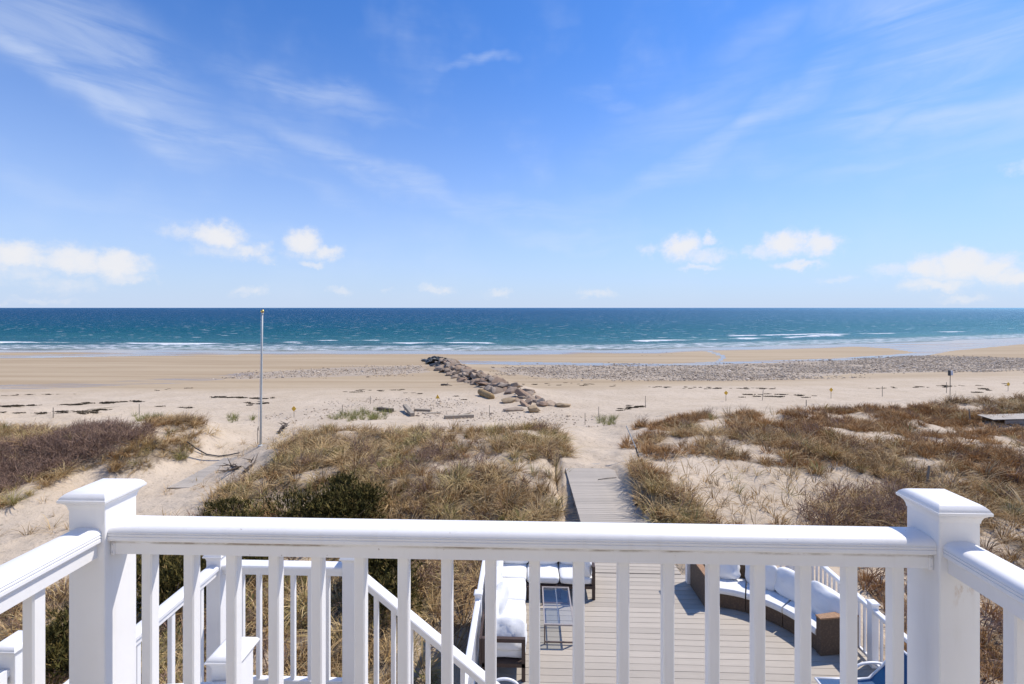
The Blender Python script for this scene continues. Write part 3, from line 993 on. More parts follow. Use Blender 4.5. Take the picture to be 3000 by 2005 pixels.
def twig_tuft(rng, n, h, width):
    V, F, A = [], [], []

    def seg(a, b, w0, w1, rv):
        t = b - a
        s = np.cross(t, rng.normal(size=3)); s /= np.linalg.norm(s) + 1e-9
        i = len(V)
        V.extend([a + s * w0, a - s * w0, b + s * w1, b - s * w1]); A.extend([rv] * 4)
        F.extend([(i, i + 1, i + 3), (i, i + 3, i + 2)])

    for i in range(n):
        rv = rng.uniform()
        a = np.array([rng.normal() * .12, rng.normal() * .12, -0.03])
        d = np.array([rng.normal() * .55, rng.normal() * .55, 1.0]); d /= np.linalg.norm(d)
        L = h * rng.uniform(.6, 1.1)
        m1 = a + d * L * .5
        seg(a, m1, width, width * .8, rv)
        for j in range(3):
            d2 = d + rng.normal(size=3) * .5; d2 /= np.linalg.norm(d2)
            m2 = m1 + d2 * L * rng.uniform(.3, .55)
            seg(m1, m2, width * .7, width * .5, rv)
            for k in range(2):
                d3 = d2 + rng.normal(size=3) * .6; d3 /= np.linalg.norm(d3)
                seg(m2, m2 + d3 * L * rng.uniform(.15, .35), width * .5, width * .2, rv)
    return np.array(V), np.array(F), A


def plant_mat(name, stops, stops2, rough=0.75):
    """per blade random colour mixed with a per clump colour"""
    m, T, p = mat(name)
    v = attr(T, 'v')
    ti = attr(T, 'tint', 'INSTANCER')
    a = T.ramp(v, stops); b = T.ramp(ti, stops2)
    c = T.mix(0.5, a, b)
    T.l.new(c, p.inputs['Base Color'])
    p.inputs['Roughness'].default_value = rough
    p.inputs['Specular IOR Level'].default_value = 0.2
    tr = T.node('ShaderNodeBsdfTranslucent'); T.l.new(c, tr.inputs[0])
    mx = T.node('ShaderNodeMixShader'); mx.inputs[0].default_value = 0.12
    T.l.new(p.outputs[0], mx.inputs[1]); T.l.new(tr.outputs[0], mx.inputs[2])
    T.l.new(mx.outputs[0], T.n['Material Output'].inputs[0])
    return m


def stone_mat(name, stops, rough=0.85):
    m, T, p = mat(name)
    ti = attr(T, 'tint', 'INSTANCER')
    tcn = T.node('ShaderNodeTexCoord')
    n = T.noise(tcn.outputs['Object'], 3.0, 4, 0.6)
    c = T.ramp(ti, stops)
    c = T.mix(T.m('MULTIPLY', T.mr(n.outputs[0], 0.4, 0.7), 0.3), c, (0.12, 0.10, 0.09))
    T.l.new(c, p.inputs['Base Color']); p.inputs['Roughness'].default_value = rough
    return m


def source(name, meshes):
    c = bpy.data.collections.new(name)
    for i, me in enumerate(meshes):
        c.objects.link(bpy.data.objects.new('%s_source_%02d' % (name, i), me))
    return c


def scatter(name, label, cat, pts, scl, rot, idx, tint, coll):
    me = bpy.data.meshes.new(name)
    pts = np.asarray(pts, np.float32)
    me.vertices.add(len(pts)); me.vertices.foreach_set('co', pts.ravel())
    a = me.attributes.new('scl', 'FLOAT_VECTOR', 'POINT'); a.data.foreach_set('vector', np.asarray(scl, np.float32).ravel())
    a = me.attributes.new('rot', 'FLOAT_VECTOR', 'POINT'); a.data.foreach_set('vector', np.asarray(rot, np.float32).ravel())
    a = me.attributes.new('idx', 'INT', 'POINT'); a.data.foreach_set('value', np.asarray(idx, np.int32))
    a = me.attributes.new('tint', 'FLOAT', 'POINT'); a.data.foreach_set('value', np.asarray(tint, np.float32))
    o = bpy.data.objects.new(name, me); COL.objects.link(o)
    ng = bpy.data.node_groups.new(name, 'GeometryNodeTree')
    ng.interface.new_socket('Geometry', in_out='INPUT', socket_type='NodeSocketGeometry')
    ng.interface.new_socket('Geometry', in_out='OUTPUT', socket_type='NodeSocketGeometry')
    N = ng.nodes
    gi, go = N.new('NodeGroupInput'), N.new('NodeGroupOutput')
    ci = N.new('GeometryNodeCollectionInfo'); ci.inputs['Collection'].default_value = coll
    ci.inputs['Separate Children'].default_value = True; ci.inputs['Reset Children'].default_value = True
    ip = N.new('GeometryNodeInstanceOnPoints'); ip.inputs['Pick Instance'].default_value = True

    def na(n, t):
        x = N.new('GeometryNodeInputNamedAttribute'); x.data_type = t; x.inputs['Name'].default_value = n
        return [s for s in x.outputs if s.enabled and s.name == 'Attribute'][0]
    L = ng.links
    L.new(gi.outputs[0], ip.inputs['Points']); L.new(ci.outputs[0], ip.inputs['Instance'])
    L.new(na('idx', 'INT'), ip.inputs['Instance Index'])
    L.new(na('rot', 'FLOAT_VECTOR'), ip.inputs['Rotation'])
    L.new(na('scl', 'FLOAT_VECTOR'), ip.inputs['Scale'])
    L.new(ip.outputs[0], go.inputs[0])
    md = o.modifiers.new('scatter', 'NODES'); md.node_group = ng
    return tag(o, label, cat, kind='stuff')


rg = np.random.default_rng(5)
TAN = [(0, (.09, .052, .022)), (.35, (.33, .205, .085)), (.65, (.64, .455, .225)), (.88, (.86, .67, .40)), (1, (.44, .34, .12))]
m_tan = plant_mat('dry_beach_grass', TAN, [(0, (.22, .13, .06)), (.3, (.44, .28, .125)), (.65, (.64, .47, .25)), (.88, (.46, .37, .15)), (1, (.25, .27, .07))])
m_brn = plant_mat('brown_heath_grass', [(0, (.09, .045, .02)), (.5, (.40, .215, .085)), (1, (.72, .47, .22))], [(0, (.22, .115, .05)), (.5, (.44, .25, .10)), (1, (.56, .38, .19))])
m_twg = plant_mat('bare_twigs', [(0, (.13, .08, .055)), (.5, (.31, .20, .14)), (1, (.52, .36, .25))], [(0, (.18, .11, .08)), (1, (.34, .225, .165))])
m_grn = plant_mat('green_shoots', [(0, (.14, .16, .05)), (.5, (.25, .25, .08)), (1, (.46, .38, .18))], [(0, (.18, .20, .06)), (1, (.36, .32, .13))])
tan_src = source('grass_tuft', [raw_mesh('grass_tuft', *(lambda q: (q[0], q[1], {'v': q[2]}))(blade_tuft(rg, 42, .35, .85, .65, .75, .021, (.28, -.08), .14)), m=m_tan) for _ in range(4)])
brn_src = source('heath_tuft', [raw_mesh('heath_tuft', *(lambda q: (q[0], q[1], {'v': q[2]}))(blade_tuft(rg, 70, .20, .48, .6, .4, .016, (.14, 0), .20)), m=m_brn) for _ in range(4)])
twg_src = source('twig_tuft', [raw_mesh('twig_tuft', *(lambda q: (q[0], q[1], {'v': q[2]}))(twig_tuft(rg, 11, .55, .0085)), m=m_twg) for _ in range(4)])
spr_src = source('sparse_tuft', [raw_mesh('sparse_tuft', *(lambda q: (q[0], q[1], {'v': q[2]}))(blade_tuft(rg, 14, .18, .42, .7, .5, .010, (.1, 0), .05)), m=m_tan) for _ in range(4)])
grn_src = source('green_tuft', [raw_mesh('green_tuft', *(lambda q: (q[0], q[1], {'v': q[2]}))(blade_tuft(rg, 30, .3, .6, .4, .3, .012, (.1, 0), .10)), m=m_grn) for _ in range(3)])

# plan of the growth, read off the photograph onto the ground
g_center = poly([(560, 1520), (650, 1440), (760, 1380), (820, 1330), (850, 1285), (900, 1262), (1000, 1262), (1200, 1264), (1400, 1258), (1560, 1255), (1640, 1265), (1662, 1300), (1668, 1360), (1672, 1420), (1640, 1540), (1560, 1700),
                 (1380, 1760), (1345, 2050), (900, 2200), (500, 2300), (100, 2200), (-200, 2000), (-100, 1760), (150, 1740), (330, 1640), (450, 1560)])
g_left = poly([(-300, 1262), (0, 1250), (60, 1246), (150, 1268), (400, 1256), (540, 1232), (600, 1250), (630, 1285), (600, 1310), (560, 1330), (540, 1352), (500, 1350), (430, 1380), (350, 1398), (318, 1392), (330, 1352), (250, 1385), (180, 1405), (120, 1440), (60, 1475), (0, 1500), (-300, 1640)])
g_twig = poly([(-300, 1400), (0, 1318), (130, 1300), (230, 1268), (400, 1262), (460, 1262), (400, 1300), (330, 1340), (230, 1375), (120, 1400), (0, 1450), (-300, 1520)])
g_right = poly([(1815, 1320), (1830, 1275), (1870, 1244), (1950, 1228), (2200, 1210), (2450, 1202), (2650, 1196), (2800, 1175), (3000, 1168), (3300, 1160), (3400, 2050), (2620, 2100), (2600, 1800), (2450, 1640), (2150, 1570), (1950, 1570), (1880, 1500), (1850, 1440), (1842, 1385), (1880, 1350), (1900, 1330)])
s_right = poly([(1905, 1358), (1960, 1345), (2110, 1348), (2180, 1352), (2300, 1372), (2420, 1400), (2520, 1405), (2640, 1430), (2600, 1480), (2420, 1500), (2400, 1560), (2200, 1560), (2060, 1500), (1985, 1430)])
s_mid = [poly(q) for q in ([(860, 1400), (950, 1370), (1040, 1365), (1000, 1390), (930, 1410), (890, 1430)], [(940, 1440), (1010, 1410), (990, 1450), (900, 1470)], [(2040, 1230), (2120, 1225), (2140, 1260), (2060, 1265)],
                           [(2220, 1210), (2300, 1215), (2290, 1240), (2230, 1236)], [(2420, 1215), (2540, 1203), (2530, 1228), (2430, 1235)], [(2500, 1270), (2600, 1265), (2680, 1290), (2560, 1296)], [(2650, 1345), (2790, 1355), (2760, 1380), (2650, 1365)],
                           [(690, 1650), (830, 1620), (1000, 1610), (980, 1660), (800, 1670)], [(1500, 1360), (1660, 1340), (1640, 1375), (1540, 1395)], [(2910, 1268), (3010, 1300), (3010, 1350), (2920, 1290)])]
g_strip = poly([(1846, 1372), (1862, 1352), (1880, 1362), (1905, 1400), (1960, 1440), (2060, 1500), (2120, 1550), (2100, 1600), (1930, 1590), (1880, 1500), (1855, 1430)])

def plan(x, y):
    """which plots of growth a point lies in"""
    d = {k: inside(v, x, y) for k, v in dict(c=g_center, l=g_left, t=g_twig, r=g_right, s=s_right, g=g_strip).items()}
    m_ = np.zeros(x.shape, bool)
    for q in s_mid: m_ |= inside(q, x, y)
    clr = ((x > -1.05) & (x < 5.85) & (y < 10.2)) | ((x > 1.35) & (x < 3.40) & (y < 18.6)) | ((x < 0) & (x > -2.6) & (y < 3.6)) | (y < 3.6)
    return d, m_, clr


def growth(x, y):
    d, m_, clr = plan(x, y)
    a = fbm(x * .55, y * .55, 51, 4)
    v = (d['c'] | d['l'] | d['r']) & ~clr
    r = np.where(v, 0.52 + 0.98 * a + .25 * fbm(x * 1.6, y * 1.6, 91, 2), 0.0)
    r = np.where(v & m_, 0.05, r)
    r = np.where(d['r'] & ~m_, 0.46 + 1.05 * a + .25 * fbm(x * 1.6, y * 1.6, 91, 2), r)
    r = np.where(d['s'], 0.05 + 0.20 * np.maximum(a, 0), r)
    r = np.where(d['g'] & ~clr, 0.95, r)
    r = np.where(d['t'], 0.85, r)
    return np.where(clr, 0, np.clip(r, 0, 1))


Xg, Yg, Zg, wetm, dampm, pm = SANDGRID
litter_shade = np.zeros_like(Xg)
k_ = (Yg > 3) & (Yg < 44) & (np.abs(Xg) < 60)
litter_shade[k_] = sstep(.15, .55, growth(Xg[k_], Yg[k_])) * .92  # thatch with painted shade, stronger where the growth is dense
sand = grid_mesh('sand_ground', Xg, Yg, Zg, {'wet': wetm, 'damp': dampm, 'pebbly': pm, 'litter_shade': litter_shade}, m_sand)
tag(sand, 'pale beige beach and dune sand running down to the water', 'sand', kind='structure')

step = 0.225
cx, cy = np.meshgrid(np.arange(-46, 52, step), np.arange(3.2, 42, step))
cx = (cx + rg.uniform(-.5, .5, cx.shape) * step).ravel(); cy = (cy + rg.uniform(-.5, .5, cy.shape) * step).ravel()
vis = (np.abs(cx) < 1.45 * cy + 4)
cx, cy = cx[vis], cy[vis]
cz = ground(cx, cy)
ins, sm, clear = plan(cx, cy)
nz1 = fbm(cx * .55, cy * .55, 51, 4); nz2 = fbm(cx * .22, cy * .22, 61, 3); nz3 = fbm(cx * 1.3, cy * 1.3, 71, 3)
veg = (ins['c'] | ins['l'] | ins['r']) & ~clear
dens = growth(cx, cy)
near = sstep(16, 10, cy)
keep = rg.uniform(size=len(cx)) < dens * (1 - 0.15 * near)
# what grows: brown heath on the right and in patches, bare twigs on the left ridge and below the balcony, dry grass elsewhere
pb = np.where(ins['r'] & ~ins['s'] & ~ins['g'], sstep(-.25, .2, nz2 + np.where(cy > 28, -.02, 0.22)) * 0.95, np.where(ins['c'], 0.22 * sstep(-.1, .3, nz2), 0.08))
pt = np.where(ins['t'], 0.92, np.where(ins['c'] & (cy < 19), 0.08 + .32 * sstep(.04, .3, fbm(cx * .35, cy * .35, 44, 3)), np.where((cy < 12), 0.3, 0.04)))
u = rg.uniform(size=len(cx))
kind = np.where(u < pt, 2, np.where(u < pt + (1 - pt) * pb, 1, 0))
sparse = ins['s'] | sm
tw2 = inside(poly([(2360, 1470), (2480, 1450), (2640, 1440), (2680, 1500), (2660, 1560), (2340, 1560)]), cx, cy) & ~clear
keep |= tw2 & (rg.uniform(size=len(cx)) < .5)
kind = np.where(tw2, np.where(rg.uniform(size=len(cx)) < .6, 2, 0), kind)
sparse &= ~tw2


def put(name, label, cat, sel, coll, nsrc, s0, s1, tint, lean=0.25, sq=(0.9, 1.3)):
    n = int(sel.sum())
    p = np.c_[cx[sel], cy[sel], cz[sel]]
    s = rg.uniform(s0, s1, n)
    f = rg.uniform(*sq, n)
    rot = np.c_[rg.normal(0, lean, n), rg.normal(0, lean, n), rg.uniform(0, 6.28, n)]
    # blades lean with the wind, so only turn each clump a little
    rot[:, 2] = rg.normal(0, 0.9, n)
    return scatter(name, label, cat, p, np.c_[s * f, s * f, s], rot, rg.integers(0, nsrc, n), tint, coll)


sel = keep & (kind == 0) & ~sparse
tt = np.clip(.47 + .75 * nz3[sel] + .55 * nz2[sel] + .3 * nz1[sel] + rg.normal(0, .2, sel.sum()), 0, 1)
put('dune_grass', 'dry tan beach grass covering the dunes', 'grass', sel, tan_src, 4, .34, .86, tt)
sel = keep & (kind == 1) & ~sparse
tt = np.clip(.45 + .8 * nz3[sel] + rg.normal(0, .15, sel.sum()), 0, 1)
put('brown_heath', 'rusty brown low heath growing over the dunes', 'heath', sel, brn_src, 4, .5, 1.05, tt)
sel = keep & (kind == 2) & ~sparse
tt = np.clip(.5 + .8 * nz3[sel] + rg.normal(0, .15, sel.sum()), 0, 1)
put('bare_thicket', 'leafless purplish brown thicket of low twigs', 'shrub', sel, twg_src, 4, .7, 1.25, tt)
# lone small tufts on open sand
dens2 = np.where(ins['s'], .42 + .6 * nz1, np.where(sm, .2, 0.0))
open_l = inside(poly([(-200, 1650), (0, 1520), (300, 1420), (420, 1410), (540, 1440), (430, 1560), (300, 1650), (0, 1700)]), cx, cy)
rim = inside(poly([(560, 1300), (640, 1260), (720, 1300), (860, 1240), (900, 1262), (780, 1400), (640, 1460), (560, 1440)]), cx, cy)
dens2 = np.where(open_l & ~veg, .05 + .3 * np.maximum(nz1, 0), dens2)
dens2 = np.where(rim & ~veg, .05 + .2 * np.maximum(nz1, 0), dens2)
sel = (rg.uniform(size=len(cx)) < dens2 * .75) & ~clear
tt = np.clip(.45 + .6 * nz3[sel] + rg.normal(0, .2, sel.sum()), 0, 1)
put('sparse_grass', 'small lone tufts of dry grass on open sand', 'grass', sel, spr_src, 4, .7, 1.5, tt, .35)
# fresh green shoots at the dune toes
gp = [poly(q) for q in ([(1000, 1212), (1110, 1198), (1150, 1210), (1120, 1232), (1020, 1236), (950, 1226)], [(370, 1222), (460, 1212), (480, 1228), (390, 1236)], [(668, 1222), (700, 1220), (702, 1238), (670, 1240)], [(728, 1226), (750, 1226), (752, 1238), (730, 1238)],
                       [(1745, 1234), (1800, 1220), (1805, 1246), (1760, 1248)])]
gm = np.zeros(len(cx), bool)
for q in gp: gm |= inside(q, cx, cy)
sel = ((gm & (rg.uniform(size=len(cx)) < .14)) | (keep & (kind == 0) & (rg.uniform(size=len(cx)) < .05)))
put('green_grass', 'fresh green beach grass shoots along the toe of the dunes', 'grass', sel, grn_src, 3, .6, 1.15, rg.uniform(0, 1, sel.sum()), .2)

# ------------------------------------------------------------------ stones and seaweed strewn on the beach
def rock_mesh(seed, sub=1, cuts=5, rough=.12, flat=1.0):
    rr = random.Random(seed)
    bm = bmesh.new()
    bmesh.ops.create_icosphere(bm, subdivisions=sub, radius=1.0)
    pl = []
    for _ in range(cuts):
        n = Vector((rr.gauss(0, 1), rr.gauss(0, 1), rr.gauss(0, 1))).normalized()
        pl.append((n, rr.uniform(.5, .85)))
    for v in bm.verts:
        co = v.co.copy()
        for n, d in pl:
            k = co.dot(n)
            if k > d: co -= n * (k - d) * .92
        co *= 1 + rr.uniform(-rough, rough)
        co.z *= flat
        v.co = co
    me = bpy.data.meshes.new('rock')
    bm.to_mesh(me); bm.free()
    return me


m_cob = stone_mat('beach_cobble', [(0, (.15, .11, .08)), (.2, (.38, .29, .20)), (.5, (.50, .38, .25)), (.75, (.42, .35, .28)), (1, (.70, .59, .46))])
cob = []
for i in range(6):
    me = rock_mesh(100 + i, 1, 3, .10, .62); me.materials.append(m_cob); cob.append(me)
cob_src = source('cobble', cob)


def strew(poly_, step, r0, r1, dens, seed):
    g = np.random.default_rng(seed)
    x0, y0 = poly_.min(0); x1, y1 = poly_.max(0)
    X, Y = np.meshgrid(np.arange(x0, x1, step), np.arange(y0, y1, step))
    X = (X + g.uniform(-.6, .6, X.shape) * step).ravel(); Y = (Y + g.uniform(-.6, .6, Y.shape) * step).ravel()
    # ragged edges
    jx, jy = 5 * fbm(X * .3, Y * .3, seed, 4) + g.normal(0, .7, X.shape), 6 * fbm(X * .12, Y * .3, seed + 5, 4) + g.normal(0, 1.2, X.shape)
    k = inside(poly_, X + jx, Y + jy) & (g.uniform(size=X.shape) < dens * (0.8 + 1.0 * fbm(X * .18, Y * .4, seed + 9, 3)))
    X, Y = X[k], Y[k]
    return X, Y, g.uniform(r0, r1, len(X)) * (1 + (g.uniform(size=len(X)) < .05) * .8)


xs, ysl, rs = [], [], []
for P_, st_, a, b_, d_, sd in ((stone_r, .27, .06, .15, .72, 1), (stone_l, .27, .06, .14, .5, 2), (stone_b, .22, .035, .085, .34, 3)):
    q = strew(P_, st_, a, b_, d_, sd)
    vis_ = np.abs(q[0]) < 1.5 * q[1]
    xs.append(q[0][vis_]); ysl.append(q[1][vis_]); rs.append(q[2][vis_])
xs, ysl, rs = map(np.concatenate, (xs, ysl, rs))
zs = ground(xs, ysl)
n = len(xs)
rs3 = np.c_[rs * rg.uniform(.7, 1.5, n), rs * rg.uniform(.7, 1.3, n), rs * rg.uniform(.7, 1.2, n)]
scatter('cobbles', 'bands of grey and tan cobblestones strewn over the beach', 'stones', np.c_[xs, ysl, zs + rs * .15], rs3, np.c_[rg.normal(0, .2, n), rg.normal(0, .2, n), rg.uniform(0, 6.28, n)], rg.integers(0, 6, n), rg.uniform(0, 1, n), cob_src)

# wrack lines
m_weed = plant_mat('dried_seaweed', [(0, (.035, .026, .018)), (1, (.10, .075, .045))], [(0, (.04, .03, .02)), (1, (.12, .09, .05))])


def weed_mesh(seed):
    g = np.random.default_rng(seed)
    V, F, A = [], [], []
    for i in range(70):
        c = np.array([g.normal() * .42, g.normal() * .20, abs(g.normal()) * .03])
        d = g.normal(size=3) * np.array([.16, .07, .03]); s = g.normal(size=3) * np.array([.03, .04, .03])
        b = len(V)
        V.extend([c - d - s, c - d + s, c + d + s, c + d - s]); A.extend([g.uniform()] * 4)
        F.extend([(b, b + 1, b + 2), (b, b + 2, b + 3)])
    return raw_mesh('weed', np.array(V), np.array(F), {'v': A}, m_weed)


weed_src = source('weed', [weed_mesh(i) for i in range(4)])
WP = []
g = np.random.default_rng(77)


def line(pts, n, jit, r0, r1):
    pts = np.array(pts, float)
    t = np.sort(g.uniform(0, 1, n))
    L = np.r_[0, np.cumsum(np.hypot(*np.diff(pts, axis=0).T))]; L /= L[-1]
    gate = vnoise(t * n * .16, t * 0 + 3.3, int(jit * 10)) + .5
    for tt_, gg in zip(t, gate):
        if gg < .38: continue
        x, y = np.interp(tt_, L, pts[:, 0]), np.interp(tt_, L, pts[:, 1])
        WP.append((x + g.normal() * 4, y + g.normal() * jit, g.uniform(r0, r1)))


line([(-100, 1195), (200, 1187), (450, 1175), (650, 1165), (820, 1170)], 90, 1.6, .5, 1.3)
line([(0, 1212), (200, 1209), (400, 1200), (600, 1190), (800, 1180)], 40, 3.0, .5, 1.2)
line([(0, 1160), (250, 1154), (500, 1142), (760, 1128)], 46, 1.0, .3, .7)
line([(980, 1150), (1100, 1146), (1280, 1150), (1400, 1180)], 26, 3.0, .4, .9)
line([(1500, 1128), (1700, 1126), (1900, 1134), (2200, 1140), (2500, 1140), (2800, 1132), (3100, 1122)], 110, 1.6, .3, .9)
line([(1680, 1170), (1850, 1168), (2050, 1160), (2300, 1160), (2600, 1158), (2780, 1150), (3000, 1140)], 75, 3.5, .5, 1.3)
line([(1800, 1200), (1850, 1195), (1900, 1190)], 12, 4.0, .5, 1.0)
line([(1780, 1052), (2000, 1034), (1700, 1032)], 24, 2.0, .2, .4)
wp = np.array([at(x, y) + (s,) for x, y, s in WP])
n = len(wp)
scatter('seaweed_wrack', 'dark dried seaweed lying in broken lines along the beach', 'seaweed', wp[:, :3] + [0, 0, .02], np.repeat(wp[:, 3:] * .42, 3, 1), np.c_[np.zeros(n), np.zeros(n), rg.normal(0, .15, n)], rg.integers(0, 4, n), rg.uniform(0, 1, n), weed_src)

# ------------------------------------------------------------------ juniper bushes
m_jun, T, p = mat('juniper_leaf')
v = attr(T, 'v')
c = T.ramp(v, [(0, (.040, .034, .010)), (.5, (.085, .075, .020)), (.85, (.17, .13, .04)), (1, (.24, .16, .065))])
T.l.new(c, p.inputs['Base Color']); p.inputs['Roughness'].default_value = .8; p.inputs['Specular IOR Level'].default_value = .15
m_bark = simple('bark', (.13, .095, .07), .9, .3, 12, .6)


def juniper(label, x, y, rx, ry, hgt, seed, n=5200):
    g = np.random.default_rng(seed)
    z0 = gz(x, y)
    t = thing('juniper_bush', label, 'bush', (x, y, z0 - .05), 'dark juniper bushes on the dunes')
    lobes = [(g.normal() * .40, g.normal() * .40, g.uniform(.15, .62), g.uniform(.20, .50)) for _ in range(18)]
    V, F, A = [], [], []
    for i in range(n):
        lx, ly, lz, lr = lobes[g.integers(len(lobes))]
        d = g.normal(size=3); d /= np.linalg.norm(d)
        if d[2] < -.5: d[2] *= -1
        r = lr * g.uniform(.35, 1.0) ** .45 * (1 + .34 * g.normal())
        c0 = np.array([(lx + d[0] * r) * rx, (ly + d[1] * r) * ry, max(.02, (lz + d[2] * r * .62) * hgt)])
        up = d * .7 + np.array([.1, 0, .75]) + g.normal(size=3) * .35; up /= np.linalg.norm(up)
        s = np.cross(up, g.normal(size=3)); s /= np.linalg.norm(s) + 1e-9
        L, w = g.uniform(.06, .15), g.uniform(.010, .022)
        rv = g.uniform() * .8 + .2 * (r / (lr + .01) > .9)
        for k in range(3):
            u2 = up + g.normal(size=3) * .45; u2 /= np.linalg.norm(u2)
            b = len(V)
            q = c0 + up * L * .25 * k
            V.extend([q - s * w, q + s * w, q + u2 * L]); A.extend([rv] * 3); F.append((b, b + 1, b + 2))
    me = raw_mesh('foliage', np.array(V) + np.array([0, 0, .02]), np.array(F), {'v': A}, m_jun)
    mk('foliage', me, m_jun, t, loc=(0, 0, 0))
    mb = MB()
    for k in range(7):
        a = k * .9 + g.uniform(0, .4)
        e = np.array([math.cos(a) * rx * .55, math.sin(a) * ry * .55, hgt * g.uniform(.4, .7)])
        mb.tube([(0, 0, -.1), tuple(e * [.4, .4, .35]), tuple(e)], [.05, .03, .008], 6)
    mk('trunk', mb.mesh('trunk', True), m_bark, t, loc=(0, 0, 0))
    return t


jx = at(985, 1545)
juniper('broad dark green juniper bush just above the middle of the front rail', jx[0], jx[1], 2.1, 1.5, 1.45, 1, 9000)
jx = at(520, 1800)
juniper('dark juniper bush behind the landing railing by the left post', jx[0] - .2, jx[1], 1.2, 1.1, 1.5, 2, 6000)
jx = at(740, 1640)
juniper('small dark juniper bush glimpsed above the landing rail', jx[0], jx[1], .9, .8, .8, 3, 3000)
jx = at(1130, 1740)
juniper('dark juniper bush behind the sloping stair handrail', jx[0], jx[1], .95, 1.2, 1.25, 4, 5200)
jx = at(180, 1960)
juniper('low dark juniper bush under the left end of the balcony', jx[0], jx[1], 1.0, .9, 1.0, 5, 4000)
jx = at(670, 1515)
juniper('low greenish juniper sprig left of the broad bush', jx[0], jx[1], .8, .6, .5, 6, 1600)

# ------------------------------------------------------------------ rock groin
m_rock, T, p = mat('granite_boulder')
oi = T.node('ShaderNodeObjectInfo')
tcn = T.node('ShaderNodeTexCoord')
n_ = T.noise(tcn.outputs['Object'], 1.6, 6, .65)
c = T.ramp(oi.outputs['Random'], [(0, (.32, .235, .16)), (.3, (.36, .24, .16)), (.5, (.33, .27, .21)), (.75, (.42, .315, .22)), (1, (.23, .17, .12))])
c = T.mix(T.m('MULTIPLY', T.mr(n_.outputs[0], .45, .65), .55), c, (.15, .12, .095))
n5 = T.noise(tcn.outputs['Object'], 14, 4, .6)
c = T.mix(T.m('MULTIPLY', T.mr(n5.outputs[0], .55, .7), .3), c, (.55, .47, .38))
T.l.new(c, p.inputs['Base Color']); p.inputs['Roughness'].default_value = .9; p.inputs['Specular IOR Level'].default_value = .15
b = T.node('ShaderNodeBump'); b.inputs['Strength'].default_value = .6; b.inputs['Distance'].default_value = .05
T.l.new(n_.outputs[0], b.inputs['Height']); T.l.new(b.outputs[0], p.inputs['Normal'])
m_rockwet = simple('wet_dark_boulder', (.030, .027, .018), .45, .4, 3.0, .5)
m_tanrock = simple('tan_boulder', (.36, .26, .15), .85, .25, 2.0, .5)
def hull_rock(seed):
    g_ = random.Random(seed)
    bm_ = bmesh.new()
    for _ in range(22):
        d_ = Vector((g_.gauss(0, 1), g_.gauss(0, 1), g_.gauss(0, 1))).normalized()
        m_ = max(abs(d_.x), abs(d_.y), abs(d_.z))
        d_ *= (.55 + .45 / m_) * g_.uniform(.8, 1.0) * .82
        bm_.verts.new((d_.x, d_.y, d_.z * .62))
    bmesh.ops.convex_hull(bm_, input=bm_.verts[:])
    bmesh.ops.delete(bm_, geom=[v_ for v_ in bm_.verts if not v_.link_faces], context='VERTS')
    bmesh.ops.bevel(bm_, geom=bm_.edges[:], offset=.035, segments=1, affect='EDGES')
    me_ = bpy.data.meshes.new('boulder'); bm_.to_mesh(me_); bm_.free()
    return me_


rocks = [hull_rock(300 + i) for i in range(12)]
for me in rocks:
    me.materials.append(m_rock)
wet_rocks = []
for me in rocks[:5]:
    w_ = me.copy(); w_.materials.clear(); w_.materials.append(m_rockwet); wet_rocks.append(w_)
tan_rocks = []
for me in rocks[5:8]:
    w_ = me.copy(); w_.materials.clear(); w_.materials.append(m_tanrock); tan_rocks.append(w_)
far_, near_ = at(1268, 1055), at(1584, 1192)
gr = thing('rock_groin', 'long groin of piled boulders running down the beach to the sea', 'groin', ((far_[0] + near_[0]) / 2, (far_[1] + near_[1]) / 2, 1.2))
rr = random.Random(42)
A, B = Vector(far_), Vector(near_)
L = (B - A).length
ax = (B - A).normalized(); sd = Vector((ax.y, -ax.x, 0)).normalized()
if sd.x > 0: sd = -sd            # sd points to the left in the photograph
t_ = 0.0
nb_ = 0
while t_ < L:
    f = t_ / L
    wid = 2.7 * (1 - f) + 1.5 * f
    rows = 5 if f < .7 else 4
    for k in range(rows):
        off_ = (k / (rows - 1) - .5) * 2 * wid * .62 + rr.uniform(-.25, .25)
        P_ = A + ax * (t_ + rr.uniform(-.5, .5)) + sd * off_
        g_ = gz(P_.x, P_.y)
        crown = math.exp(-((off_ + .3) / (wid * .55)) ** 2)
        hh = (1.15 * (1 - f) ** .7 + .10) * crown
        s = rr.choice((.42, .6, .85, 1.0, 1.25)) * rr.uniform(.85, 1.15) * (.98 - .22 * f)
        if f > .85 and rr.random() < .3: continue
        dark = f < .17 or (f < .32 and rr.random() < .55 and off_ > 0)
        me = rr.choice(wet_rocks if dark else rocks)
        o = mk('boulder', me, None, gr, loc=Vector((P_.x, P_.y, g_ + hh * .45 - .04)) - gr.location,
               rot=(rr.gauss(0, .30), rr.gauss(0, .30), math.atan2(ax.y, ax.x) + rr.gauss(0, .5)))
        o.scale = (s * rr.uniform(1.0, 1.55), s * rr.uniform(.75, 1.05), s * rr.uniform(.42, .75))
        nb_ += 1
    t_ += .82


def lone_rock(label, px, py, sx, sy, sz, me, rz=0.0, sink=.3, tilt=0.0):
    q = at(px, py)
    o = mk('boulder', me, None, None, loc=(q[0], q[1], q[2] + sz * (.62 - sink)), rot=(tilt, 0, rz))
    o.scale = (sx, sy, sz)
    return tag(o, label, 'boulder', 'boulders lying loose on the beach')


